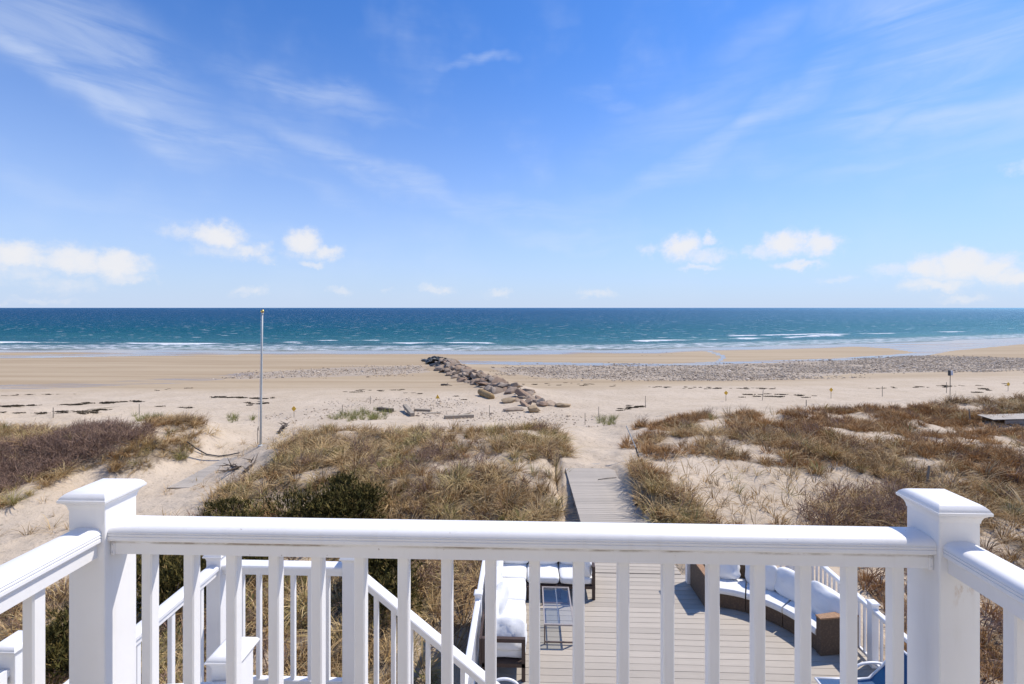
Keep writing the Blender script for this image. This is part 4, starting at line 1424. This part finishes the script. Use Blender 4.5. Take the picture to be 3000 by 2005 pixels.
lone_rock('brown flat boulder alone on the sand right of the groin', 1650, 1192, .85, .55, .42, tan_rocks[0])
lone_rock('angular brown boulder at the landward end of the groin', 1562, 1208, .75, .6, .62, tan_rocks[1], .5, .25, .2)
lone_rock('pinkish low boulder half buried before the groin end', 1505, 1204, 1.1, .7, .35, rocks[1], .2)
lone_rock('rounded tan boulder beside the groin end', 1592, 1190, .55, .5, .45, rocks[3], .9)
lone_rock('orange tinted boulder at the foot of the groin', 1490, 1180, .9, .7, .55, tan_rocks[2], .3)

# ------------------------------------------------------------------ things washed up or standing on the beach
m_drift = simple('driftwood', (.34, .285, .215), .9, .25, 5.0, .6, stretch=(1, 1, 5))
m_dkwood = simple('dark_driftwood', (.11, .085, .065), .9, .3, 5.0, .6)
m_float = simple('rusty_float', (.33, .215, .09), .8, .35, 3.0, .5)
m_stake = simple('weathered_stake', (.26, .225, .18), .9, .2, 8.0, .3)
m_yel = simple('yellow_sign', (.78, .47, .045), .6, .08, 6.0)
m_dark = simple('dark_paint', (.06, .06, .06), .6, .1, 6.0)
m_rope = simple('black_hose', (.025, .025, .03), .55, .1, 6.0)
m_metal = simple('grey_painted_pole', (.52, .53, .50), .5, .05, 4.0)
m_gold = simple('gilded_ball', (.62, .45, .16), .3, .1, 4.0, metal=.9)

# float
a, b_ = Vector(at(1406, 1158)), Vector(at(1442, 1170))
d = (b_ - a); d.z = 0; d.normalize()
mid = (a + b_) / 2
ln = max((b_ - a).length, 1.4)
pr = [(-.5, .02), (-.5, .22), (-.47, .29), (-.40, .32), (-.2, .33), (.2, .33), (.40, .32), (.47, .29), (.5, .22), (.5, .02)]
mb = MB()
up = Vector((0, 0, 1)); sdv = d.cross(up)
zc = gz(mid.x, mid.y) + .24
mb.rings([[Vector((mid.x, mid.y, zc)) + d * (t0 * ln) + (sdv * math.cos(k * math.pi / 8) + up * math.sin(k * math.pi / 8)) * r0 for k in range(16)] for t0, r0 in pr])
tag(mb.build('drum_float', m_float, None, True), 'rusty tan cylindrical float lying on the sand left of the groin', 'float')


def timber(label, p0, p1, w, h, m, lift=0.0, name='timber'):
    a, b_ = Vector(at(*p0)), Vector(at(*p1))
    a.z += h / 2 + lift; b_.z += h / 2
    return tag(MB().bar(a, b_, w, h).build(name, m), label, 'timber', 'washed up timbers behind the dune')


timber('short thick grey timber propped up on end at an angle', (1186, 1203), (1209, 1221), .28, .24, m_drift, .25)
timber('long pale timber lying nearest the dune grass', (1303, 1228), (1386, 1224), .28, .22, m_drift)
timber('pale board lying behind the propped timber', (1215, 1204), (1263, 1206), .30, .16, m_drift)
timber('dark timber at the left of the washed up wood', (1108, 1203), (1150, 1208), .3, .25, m_dkwood)
timber('thin pale plank leaning on the near timber', (1338, 1222), (1376, 1211), .16, .06, m_drift)
timber('flat pale plank half sunk in pebbles', (1238, 1213), (1290, 1212), .22, .08, m_drift)


def branchy(label, base, tips, r, m, name='driftwood', forks=3, seed=0):
    g = random.Random(seed)
    mb = MB()
    a = Vector(at(*base)); a.z += r * .6
    for tp in tips:
        e = Vector(at(tp[0], tp[1])); e.z += tp[2]
        mid_ = a.lerp(e, .5) + Vector((g.gauss(0, .08), g.gauss(0, .08), abs(g.gauss(0, .06))))
        mb.tube([a, a.lerp(mid_, .5) + Vector((0, 0, g.uniform(0, .05))), mid_, e], [r, r * .8, r * .55, r * .15], 7)
        for k in range(forks):
            s0 = a.lerp(e, g.uniform(.3, .8))
            dd = Vector((g.gauss(0, .3), g.gauss(0, .3), abs(g.gauss(.1, .15))))
            mb.tube([s0, s0 + dd * .5, s0 + dd], [r * .45, r * .3, r * .08], 5)
    return tag(mb.build(name, m, None, True), label, 'driftwood', 'driftwood on the sand')


branchy('tangle of dead roots on the sand below the flagpole', (690, 1376), [(640, 1390, .05), (664, 1368, .12), (708, 1374, .1)], .06, m_dkwood, seed=1, forks=6)
branchy('forked dead branch sticking up right of the root tangle', (712, 1390), [(757, 1352, .35), (742, 1368, .1)], .055, m_dkwood, seed=2)
branchy('grey dead branch lying on the sand above the yellow sign', (1293, 1130), [(1325, 1133, .1)], .12, m_dkwood, seed=3)
branchy('thin bleached stick lying on the beach at far left', (258, 1204), [(350, 1194, .08)], .06, m_drift, seed=4, forks=0)
branchy('dark dead bush stump on the sand slope right of the flagpole', (818, 1272), [(850, 1246, .2), (838, 1258, .3)], .08, m_dkwood, seed=5, forks=6)


def stake(label, px, ytop, ybot, r=.022, dx=0, name='stake', m=None):
    q = Vector(at(px, ybot))
    dist = q.y * math.cos(YAW) - q.x * math.sin(YAW)
    h_ = (ybot - ytop) * dist / FPX
    top = q + Vector((dx * dist / FPX, 0, h_))
    o = MB().tube([q - Vector((0, 0, .3)), q.lerp(top, .5), top], [r, r, r * .9], 6).build(name, m or m_stake)
    return tag(o, label, 'stake', 'thin stakes of the dune fence'), top


stake('thin stake behind the left dune grass', 408, 1184, 1218)
stake('thin faint stake at the far left of the beach', 156, 1196, 1226)
stake('thin stake beyond the washed up wood, left of centre', 1003, 1186, 1212)
stake('thin stake among pebbles left of the yellow triangle', 1085, 1160, 1184)
stake('thin stake between near timber and groin end', 1434, 1188, 1224)
stake('thin stake right of the path mouth on open sand', 1891, 1160, 1195)
stake('short stake left of the path mouth grass clump', 1754, 1192, 1223)
stake('short stake among pebbles at the path mouth', 1714, 1211, 1246)
stake('thin reddish stake above the middle of the right dune', 2233, 1144, 1174, dx=3)
stake('thin stake between the two right hand yellow signs', 2585, 1132, 1162)
stake('short stub of a stake at the crest of the right dune', 2362, 1172, 1190)
stake('thin faint stake beside the tall sign post', 2773, 1120, 1152)
stake('short dark stake in grass near the right edge', 2843, 1200, 1236, .03, -4)
stake('stout leaning stake in the brown heath on the right', 2714, 1366, 1430, .035, 8)


def ysign(label, px, ytop, ybot, shape):
    q = Vector(at(px, ybot))
    dist = q.y * math.cos(YAW) - q.x * math.sin(YAW)
    h_ = (ybot - ytop) * dist / FPX
    t = thing('warning_sign', label, 'sign', q, 'small yellow signs along the beach')
    s = .19
    mk('post', MB().tube([(0, .02, -.3), (0, .02, h_ - .05)], .018, 6).mesh('post'), m_stake, t, loc=(0, 0, 0))
    if shape == 3:
        sq = [(-s, h_ - .34), (s, h_ - .34), (.02, h_), (-.02, h_)]
    else:
        sq = [(0, h_ - .40), (s * .9, h_ - .2), (0, h_), (-s * .9, h_ - .2)]
    mk('panel', MB().rings([[(x, -.012, z) for x, z in sq], [(x, 0.0, z) for x, z in sq]]).mesh('panel'), m_yel, t, loc=(0, 0, 0))
    return t


ysign('faint yellow sign on a stake nearest the flagpole', 861, 1190, 1224, 4)
ysign('yellow triangle sign standing among pebbles left of the groin', 1282, 1157, 1176, 3)
ysign('yellow sign on a post above the left part of the right dune', 2127, 1145, 1176, 4)
ysign('yellow sign on a post above the middle of the right dune', 2435, 1136, 1168, 4)
ysign('orange yellow diamond sign near the right edge of the beach', 2954, 1120, 1146, 4)

# tall post with a notice board
q = Vector(at(2783, 1180)); dist = q.y * math.cos(YAW) - q.x * math.sin(YAW); h_ = 94 * dist / FPX
t = thing('notice_post', 'tall thin post with a small white notice board on the right dune crest', 'sign', q)
mk('post', MB().tube([(0, 0, -.3), (.02, 0, h_ - .02)], .016, 6).mesh('post'), m_dark, t, loc=(0, 0, 0))
mk('board', MB().box(.03, .17, -.02, .10, h_ - .30, h_ - .02, .008).mesh('board'), m_white, t, loc=(0, 0, 0))
mk('backing', MB().box(-.04, .028, -.03, .10, h_ - .32, h_, .008).mesh('backing'), m_dark, t, loc=(0, 0, 0))

# flagpole
q = Vector(at(763, 1308)); dist = q.y * math.cos(YAW) - q.x * math.sin(YAW)
ztop = CZ - (921 - 902) * dist / FPX
fp = thing('flagpole', 'tall bare grey flagpole with a gilded ball standing in the dunes', 'flagpole', q)
H_ = ztop - q.z
tip = Vector((.10, 0, H_))
mk('pole', MB().tube([(0, 0, -.4), tip * .35, tip * .7, tip], [.054, .050, .044, .034], 14).mesh('pole', True), m_metal, fp, loc=(0, 0, 0))
mk('collar', MB().tube([(0, 0, -.05), (0, 0, .05), (0, 0, .08)], [.12, .12, .08], 14).mesh('collar'), m_metal, fp, loc=(0, 0, 0))
mk('truck', MB().tube([tip, tip + Vector((0, 0, .05)), tip + Vector((0, 0, .07))], [.06, .06, .03], 10).mesh('truck'), m_metal, fp, loc=(0, 0, 0))
bm = bmesh.new(); bmesh.ops.create_uvsphere(bm, u_segments=16, v_segments=10, radius=.085)
me = bpy.data.meshes.new('finial'); bm.to_mesh(me); bm.free()
me.polygons.foreach_set('use_smooth', [True] * len(me.polygons))
mk('finial', me, m_gold, fp, loc=tip + Vector((0, 0, .15)))
mk('halyard', MB().tube([(-.11, -.02, .9), (-.02, -.02, H_ * .5), tip + Vector((-.06, -.02, 0))], .006, 5).mesh('halyard'), m_white, fp, loc=(0, 0, 0))
mk('cleat', MB().tube([(-.10, -.02, .8), (-.10, -.02, 1.0)], .015, 6).mesh('cleat'), m_dark, fp, loc=(0, 0, 0))
stake('thin stake standing beside the foot of the flagpole', 755, 1255, 1302, .018)

# leaning pole at the mouth of the path
b0 = Vector(at(1876, 1343)); dist = b0.y
t0 = b0 + Vector((-36 * dist / FPX, .3, 88 * dist / FPX))
t = thing('leaning_pole', 'thin white pole with a dark foot leaning at the mouth of the path', 'pole', b0)
mk('shaft', MB().tube([(t0 - b0) * .33, t0 - b0], .022, 8).mesh('shaft'), m_metal, t, loc=(0, 0, 0))
mk('foot', MB().tube([Vector((0, 0, -.2)), (t0 - b0) * .33], .034, 8).mesh('foot'), m_dark, t, loc=(0, 0, 0))

# hose across the gully
pts = [Vector(at(x, y)) + Vector((0, 0, z)) for x, y, z in ((548, 1312, .25), (575, 1326, .15), (605, 1336, .06), (640, 1340, .05), (672, 1338, .06), (702, 1332, .08))]
tag(MB().tube(pts, .03, 7).build('black_hose', m_rope, None, True), 'black hose lying across the sandy gully left of the flagpole', 'hose')


def on_walk(px, py):
    d_ = ray_dir(px, py)
    t_ = (4.7 + .055 * 10.035 - CZ) / (d_[2] + .055 * d_[1])
    return Vector((d_[0] * t_, d_[1] * t_, CZ + d_[2] * t_))


a, b_ = on_walk(1752, 1407), on_walk(1806, 1401)
tag(MB().tube([a + Vector((0, 0, .02)), a.lerp(b_, .5) + Vector((0, 0, .03)), b_ + Vector((0, 0, .02))], [.012, .014, .010], 6).build('stick', m_dkwood), 'thin dark stick lying across the boardwalk', 'stick')
a = on_walk(1866, 1482)
tag(MB().box(a.x - .07, a.x + .07, a.y - .045, a.y + .045, a.z + .004, a.z + .06, .015).build('hinge_block', m_dark), 'small dark block on the right edge of the boardwalk', 'block')

# ------------------------------------------------------------------ furniture on the lower deck
m_cush = simple('white_cushion', (.80, .795, .78), .9, .05, 4.0, 1.0, bscale=6, spec=.2)
m_wood = simple('dark_brown_frame', (.060, .036, .028), .55, .2, 8.0, .1)
m_tbl = simple('brown_metal', (.16, .11, .09), .5, .1, 8.0)
m_tblg = simple('grey_brown_metal_top', (.34, .30, .28), .5, .1, 8.0)
m_tube = simple('white_tube', (.80, .80, .80), .35, .03, 5.0)
m_blue, T, p = mat('blue_sling')
tcn = T.node('ShaderNodeTexCoord')
n_ = T.noise(T.mapping(tcn.outputs['Object'], scale=(160, 10, 10)), 1.0, 3, .6)
T.l.new(T.mix(T.mr(n_.outputs[0], .3, .7), (.008, .055, .15), (.014, .080, .19)), p.inputs['Base Color'])
p.inputs['Roughness'].default_value = .38
m_glass, T, p = mat('table_glass')
p.inputs['Base Color'].default_value = (.90, .95, .97, 1)
p.inputs['Roughness'].default_value = .02
p.inputs['Transmission Weight'].default_value = 1.0
p.inputs['IOR'].default_value = 1.2
tb = T.node('ShaderNodeBsdfTransparent'); tb.inputs[0].default_value = (.93, .96, .98, 1)
gl = T.node('ShaderNodeBsdfGlossy'); gl.inputs['Roughness'].default_value = .03
fr = T.node('ShaderNodeFresnel'); fr.inputs[0].default_value = 1.6
mx = T.node('ShaderNodeMixShader'); mx.inputs[0].default_value = 0.11; T.l.new(tb.outputs[0], mx.inputs[1]); T.l.new(gl.outputs[0], mx.inputs[2])
T.l.new(mx.outputs[0], T.n['Material Output'].inputs[0])
# woven wicker
m_wick, T, p = mat('brown_wicker')
geo = T.node('ShaderNodeNewGeometry')
wv = T.node('ShaderNodeTexWave', wave_type='BANDS', bands_direction='Z'); T.l.new(geo.outputs['Position'], wv.inputs[0])
wv.inputs['Scale'].default_value = 22; wv.inputs['Distortion'].default_value = 2.0; wv.inputs['Detail'].default_value = 2
n_ = T.noise(geo.outputs['Position'], 30, 4, .6)
c = T.mix(wv.outputs['Fac'], (.070, .044, .026), (.19, .125, .075))
c = T.mix(T.m('MULTIPLY', T.mr(n_.outputs[0], .45, .7), .5), c, (.26, .17, .10))
T.l.new(c, p.inputs['Base Color']); p.inputs['Roughness'].default_value = .65
b = T.node('ShaderNodeBump'); b.inputs['Strength'].default_value = .7; b.inputs['Distance'].default_value = .012
T.l.new(wv.outputs['Fac'], b.inputs['Height']); T.l.new(b.outputs[0], p.inputs['Normal'])
m_wtop = simple('wicker_edge', (.33, .185, .095), .7, .3, 40.0, .4)


def cushion(w, d, h, seed, e=.20, puff=.0, wr=.012, nu=28, nv=14):
    """soft box: superellipsoid with wrinkles, centred, z up"""
    g = random.Random(seed)
    ph = [(g.uniform(0, 6.28), g.uniform(2, 7), g.uniform(2, 7), g.uniform(2, 6), g.uniform(.3, 1)) for _ in range(7)]
    sg = lambda x, q: math.copysign(abs(x) ** q, x)
    rings = []
    for i in range(1, nv):
        la = -math.pi / 2 + math.pi * i / nv
        r = []
        for j in range(nu):
            lo = 2 * math.pi * j / nu
            x, y, z = sg(math.cos(la), e) * sg(math.cos(lo), e), sg(math.cos(la), e) * sg(math.sin(lo), e), sg(math.sin(la), .55)
            k = sum(a_ * math.sin(p_ + x * fx + y * fy + z * fz) for p_, fx, fy, fz, a_ in ph) * wr
            edge = 1 - puff * (x * x + y * y) * .5 * abs(z)
            r.append((x * w / 2 * (1 + k), y * d / 2 * (1 + k), z * h / 2 * edge * (1 + k * 2)))
        rings.append(r)
    return MB().rings(rings).mesh('cushion', True)


def part_at(name, me, m, t, loc, rot=(0, 0, 0)):
    """loc in world coordinates, thing without rotation"""
    return mk(name, me, m, t, loc=Vector(loc) - Vector(t.location), rot=rot)


# white sectional along the left rail
so_ = thing('sectional_sofa', 'white cushioned L shaped sofa with dark wooden frame on the left of the deck', 'sofa', (-.2, 8.4, DZ))
z = DZ
fr = MB()
SX0, SX1 = -.70, -.02
for (x, y) in ((SX0 + .03, 7.08), (SX1 - .03, 7.08), (SX0 + .03, 8.4), (SX1 - .03, 8.4), (SX0 + .03, 9.72), (SX1 + .05, 9.05), (1.33, 9.10), (1.33, 9.72), (.65, 9.10)):
    MB().box(x - .03, x + .03, y - .03, y + .03, z + .001, z + (.60 if y < 7.2 or x > 1.3 else .27), .004).build('leg', m_wood, so_)
MB().box(SX0, SX1, 7.05, 9.75, z + .22, z + .28).build('seat_frame', m_wood, so_)
MB().box(SX1 + .003, 1.36, 9.06, 9.75, z + .22, z + .28).build('seat_frame', m_wood, so_)
MB().box(SX0, SX1, 7.05, 7.11, z + .601, z + .66, .004).build('armrest', m_wood, so_)
MB().box(1.30, 1.36, 9.07, 9.75, z + .601, z + .66, .004).build('armrest', m_wood, so_)
MB().box(SX0 - .04, SX0 - .003, 7.05, 9.78, z + .25, z + .66).build('back_frame', m_wood, so_)
MB().box(SX0, 1.36, 9.753, 9.79, z + .25, z + .66).build('back_frame', m_wood, so_)
sy = [9.09, 8.41, 7.73, 7.13]
part_at('seat_cushion', cushion(.66, .62, .15, 1), m_cush, so_, (-.33, 9.41, z + .355))
for i in range(3):
    a_, b_ = sy[i], sy[i + 1]
    part_at('seat_cushion', cushion(.66, a_ - b_ - .015, .15, 2 + i), m_cush, so_, (-.345, (a_ + b_) / 2, z + .355))
for i in range(2):
    part_at('seat_cushion', cushion(.645, .62, .15, 7 + i), m_cush, so_, (.33 + i * .66, 9.39, z + .355))
for i, y in enumerate((9.1, 8.45, 7.75)):
    part_at('back_cushion', cushion(.62, .44, .20, 20 + i, .34, .4, .020), m_cush, so_, (-.57, y, z + .60), (0, R(72), 0) if False else (R(90), R(-18), R(90)))
for i, x in enumerate((-.25, .36, 1.0)):
    part_at('back_cushion', cushion(.60, .44, .20, 30 + i, .34, .4, .020), m_cush, so_, (x, 9.63, z + .62), (R(80), 0, 0))
part_at('arm_pillow', cushion(.66, .46, .24, 40, .5, .6, .03), m_cush, so_, (-.33, 7.27, z + .60), (R(62), 0, 0))
part_at('arm_pillow', cushion(.52, .40, .22, 41, .5, .6, .03), m_cush, so_, (1.24, 9.35, z + .58), (R(85), 0, R(80)))
part_at('arm_pillow', cushion(.55, .44, .22, 42, .5, .6, .03), m_cush, so_, (-.47, 8.05, z + .62), (R(90), R(-25), R(70)))

# coffee table
tb_ = thing('coffee_table', 'low glass topped table with thin brown metal frame before the white sectional', 'table', (.55, 8.3, DZ))
TX0, TX1, TY0, TY1, TH = .31, .81, 7.86, 8.90, .35
e_ = .022
for x in (TX0, TX1):
    for y in (TY0, TY1):
        MB().box(x - e_ / 2, x + e_ / 2, y - e_ / 2, y + e_ / 2, z + .001, z + TH - .026).build('leg', m_tbl, tb_)
for y in (TY0, TY1):
    MB().box(TX0 - .012, TX1 + .012, y - .012, y + .012, z + TH - .025, z + TH).build('top_frame', m_tblg, tb_)
    MB().box(TX0 + .012, TX1 - .012, y - .009, y + .009, z + .03, z + .05).build('stretcher', m_tbl, tb_)
for x in (TX0, TX1):
    MB().box(x - .012, x + .012, TY0 + .013, TY1 - .013, z + TH - .025, z + TH - .001).build('top_frame', m_tblg, tb_)
MB().box((TX0 + TX1) / 2 - .008, (TX0 + TX1) / 2 + .008, TY0 + .013, TY1 - .013, z + TH - .024, z + TH - .012).build('crossbar', m_tblg, tb_)
MB().box(TX0 + .013, TX1 - .013, (TY0 + TY1) / 2 - .008, (TY0 + TY1) / 2 + .008, z + TH - .025, z + TH - .0125).build('crossbar', m_tblg, tb_)
MB().box(TX0 + .013, TX1 - .013, TY0 + .013, TY1 - .013, z + TH - .010, z + TH - .004).build('glass_top', m_glass, tb_)

# curved wicker sofa
cs = thing('curved_sofa', 'curved brown wicker sofa with white cushions on the right of the deck', 'sofa', (4.5, 8.5, DZ))
CXc, CYc, RI, RO = 3.50, 7.52, 1.42, 2.03


def arc(a0, a1, sec, n=8):
    """sweep of a (r, z) section about the sofa's centre"""
    mb = MB()
    return mb.rings([[(CXc + r * math.cos(R(a)), CYc + r * math.sin(R(a)), z + zz) for r, zz in sec] for a in np.linspace(a0, a1, n)])


edges = [88.5, 62.5, 37.5, 12.5]
for i in range(3):
    a0, a1 = edges[i] - .25, edges[i + 1] + .25
    arc(a0, a1, [(RI, .012), (RO, .012), (RO, .26), (RI, .26)]).build('base_module', m_wick, cs)
    arc(a0, a1, [(RO - .10, .262), (RO + .02, .262), (RO + .05, .62), (RO - .05, .62)]).build('backrest', m_wick, cs)
    s_ = [(RI - .01, .275), (RI - .025, .30), (RI - .025, .36), (RI - .005, .385), (RI + .1, .392), (RO - .14, .392), (RO - .11, .38), (RO - .105, .30), (RO - .12, .268), (RI + .02, .266)]
    o = arc(a0 - .25, a1 + .25, s_, 10).build('seat_cushion', m_cush, cs); autosmooth(o, 40)
for a0, a1, nm in ((92.5, 88.8, 'arm_panel'), (12.2, 8.5, 'arm_panel')):
    o = arc(a0, a1, [(RI - .02, .01), (RO + .05, .01), (RO + .05, .61), (RI - .02, .61)], 3).build(nm, m_wick, cs)
    arc(a0 + .3, a1 - .3, [(RI - .03, .612), (RO + .06, .612), (RO + .06, .635), (RI - .03, .635)], 3).build('arm_top', m_wtop, o)
for i, (a, w_, lean) in enumerate(((76, .62, 18), (54.5, .56, 14), (38, .60, 20), (20.5, .64, 22))):
    x, y = CXc + 1.87 * math.cos(R(a)), CYc + 1.87 * math.sin(R(a))
    part_at('back_pillow', cushion(w_, .50, .26, 60 + i, .52, .65, .035), m_cush, cs, (x, y, z + .60), (R(90 - lean), 0, R(a - 90)))


# sling loungers
def smooth(pts, n=5):
    P_ = [Vector(q) for q in pts]
    out = []
    for i in range(len(P_) - 1):
        p0, p1, p2, p3 = P_[max(i - 1, 0)], P_[i], P_[i + 1], P_[min(i + 2, len(P_) - 1)]
        for k in range(n):
            t = k / n
            out.append(.5 * (2 * p1 + (p2 - p0) * t + (2 * p0 - 5 * p1 + 4 * p2 - p3) * t * t + (3 * p1 - p0 - 3 * p2 + p3) * t ** 3))
    return out + [P_[-1]]


def lounger(label, loc, rotz):
    t = thing('sling_lounger', label, 'lounger', loc, 'blue sling loungers on the deck', rotz)
    W2 = .33
    prof = [(-.62, .36), (-.3, .355), (0, .355), (.16, .37), (.36, .56), (.50, .76), (.56, .86)]
    for s in (-1, 1):
        mk('side_rail', MB().tube([(x, s * W2, zz) for x, zz in prof], .017, 8).mesh('side_rail', True), m_tube, t, loc=(0, 0, 0))
        for x in (-.50, .12):
            mk('leg', MB().tube([(x - .06, s * W2, .012), (x, s * W2, .32)], .016, 8).mesh('leg', True), m_tube, t, loc=(0, 0, 0))
        loop = [(-.05, s * (W2 + .02), .34), (-.03, s * (W2 + .03), .47), (.06, s * (W2 + .03), .55), (.22, s * (W2 + .03), .575), (.38, s * (W2 + .03), .56), (.52, s * (W2 + .02), .50), (.60, s * (W2 + .01), .40), (.60, s * W2, .26), (.52, s * W2, .12), (.42, s * W2, .02)]
        mk('arm_loop', MB().tube(smooth(loop), .018, 8).mesh('arm_loop', True), m_tube, t, loc=(0, 0, 0))
    for x, zz in (prof[0], prof[-1]):
        mk('end_bar', MB().tube([(x, -W2, zz), (x, W2, zz)], .017, 8).mesh('end_bar', True), m_tube, t, loc=(0, 0, 0))
    mb = MB()
    mb.rings([[(x, -W2 + .02, zz + .004), (x, W2 - .02, zz + .004), (x, W2 - .02, zz - .004), (x, -W2 + .02, zz - .004)] for x, zz in prof])
    mk('sling', mb.mesh('sling'), m_blue, t, loc=(0, 0, 0))
    return t


lounger('white framed lounger with blue sling at the right edge of the deck', (4.86, 6.50, DZ), R(1))
ch_ = thing('beach_chair', 'low white tubular beach chair glimpsed under the stair handrail before the sectional', 'chair', (-.30, 6.08, DZ))
for s in (-1, 1):
    y_ = s * .33
    mk('arm_loop', MB().tube(smooth([(-.26, y_, .02), (-.30, y_, .30), (-.24, y_, .46), (-.10, y_, .55), (.06, y_, .555), (.18, y_, .48), (.23, y_, .30), (.22, y_, .02)]), .02, 8).mesh('arm_loop', True), m_tube, ch_, loc=(0, 0, 0))
for x_, z_ in ((-.30, .50), (.23, .30)):
    mk('cross_bar', MB().tube([(x_, -.33, z_), (x_, .33, z_)], .016, 8).mesh('cross_bar', True), m_tube, ch_, loc=(0, 0, 0))
mk('sling', MB().rings([[(x_, -.30, z_), (x_, .30, z_), (x_, .30, z_ - .008), (x_, -.30, z_ - .008)] for x_, z_ in ((-.30, .50), (-.24, .34), (-.12, .24), (.08, .24), (.23, .30))]).mesh('sling'), m_blue, ch_, loc=(0, 0, 0))

# stone by the sofa arm
me = rock_mesh(500, 2, 3, .05, .8)
o = mk('round_stone', me, simple('pale_stone', (.45, .41, .36), .8, .2, 6, .3), None, loc=(5.36, 7.72, DZ + .075)); o.scale = (.11, .10, .10)
tag(o, 'round pale stone on the deck beside the curved sofa arm', 'stone')

# unseen house wall behind the viewer, added to bounce warm light onto the railing
hw = thing('bounce_house_wall', None, None, (0, -1.6, 3)); tag(hw, 'unseen cream clapboard house wall added behind the balcony to bounce light', kind='structure')
me = MB().rings([[(x, -1.46, 0), (x, -1.435, 0), (x, -1.455, .2), (x, -1.47, .2)] for x in (-7, 7)]).mesh('clapboard'); me.materials.append(simple('bounce_cream_clapboard', (.84, .77, .63), .6, .04, 3.0))  # cream chosen to warm the light bounced onto the railing
for i in range(47):
    mk('clapboard', me, None, hw, loc=(0, 1.6, i * .2))
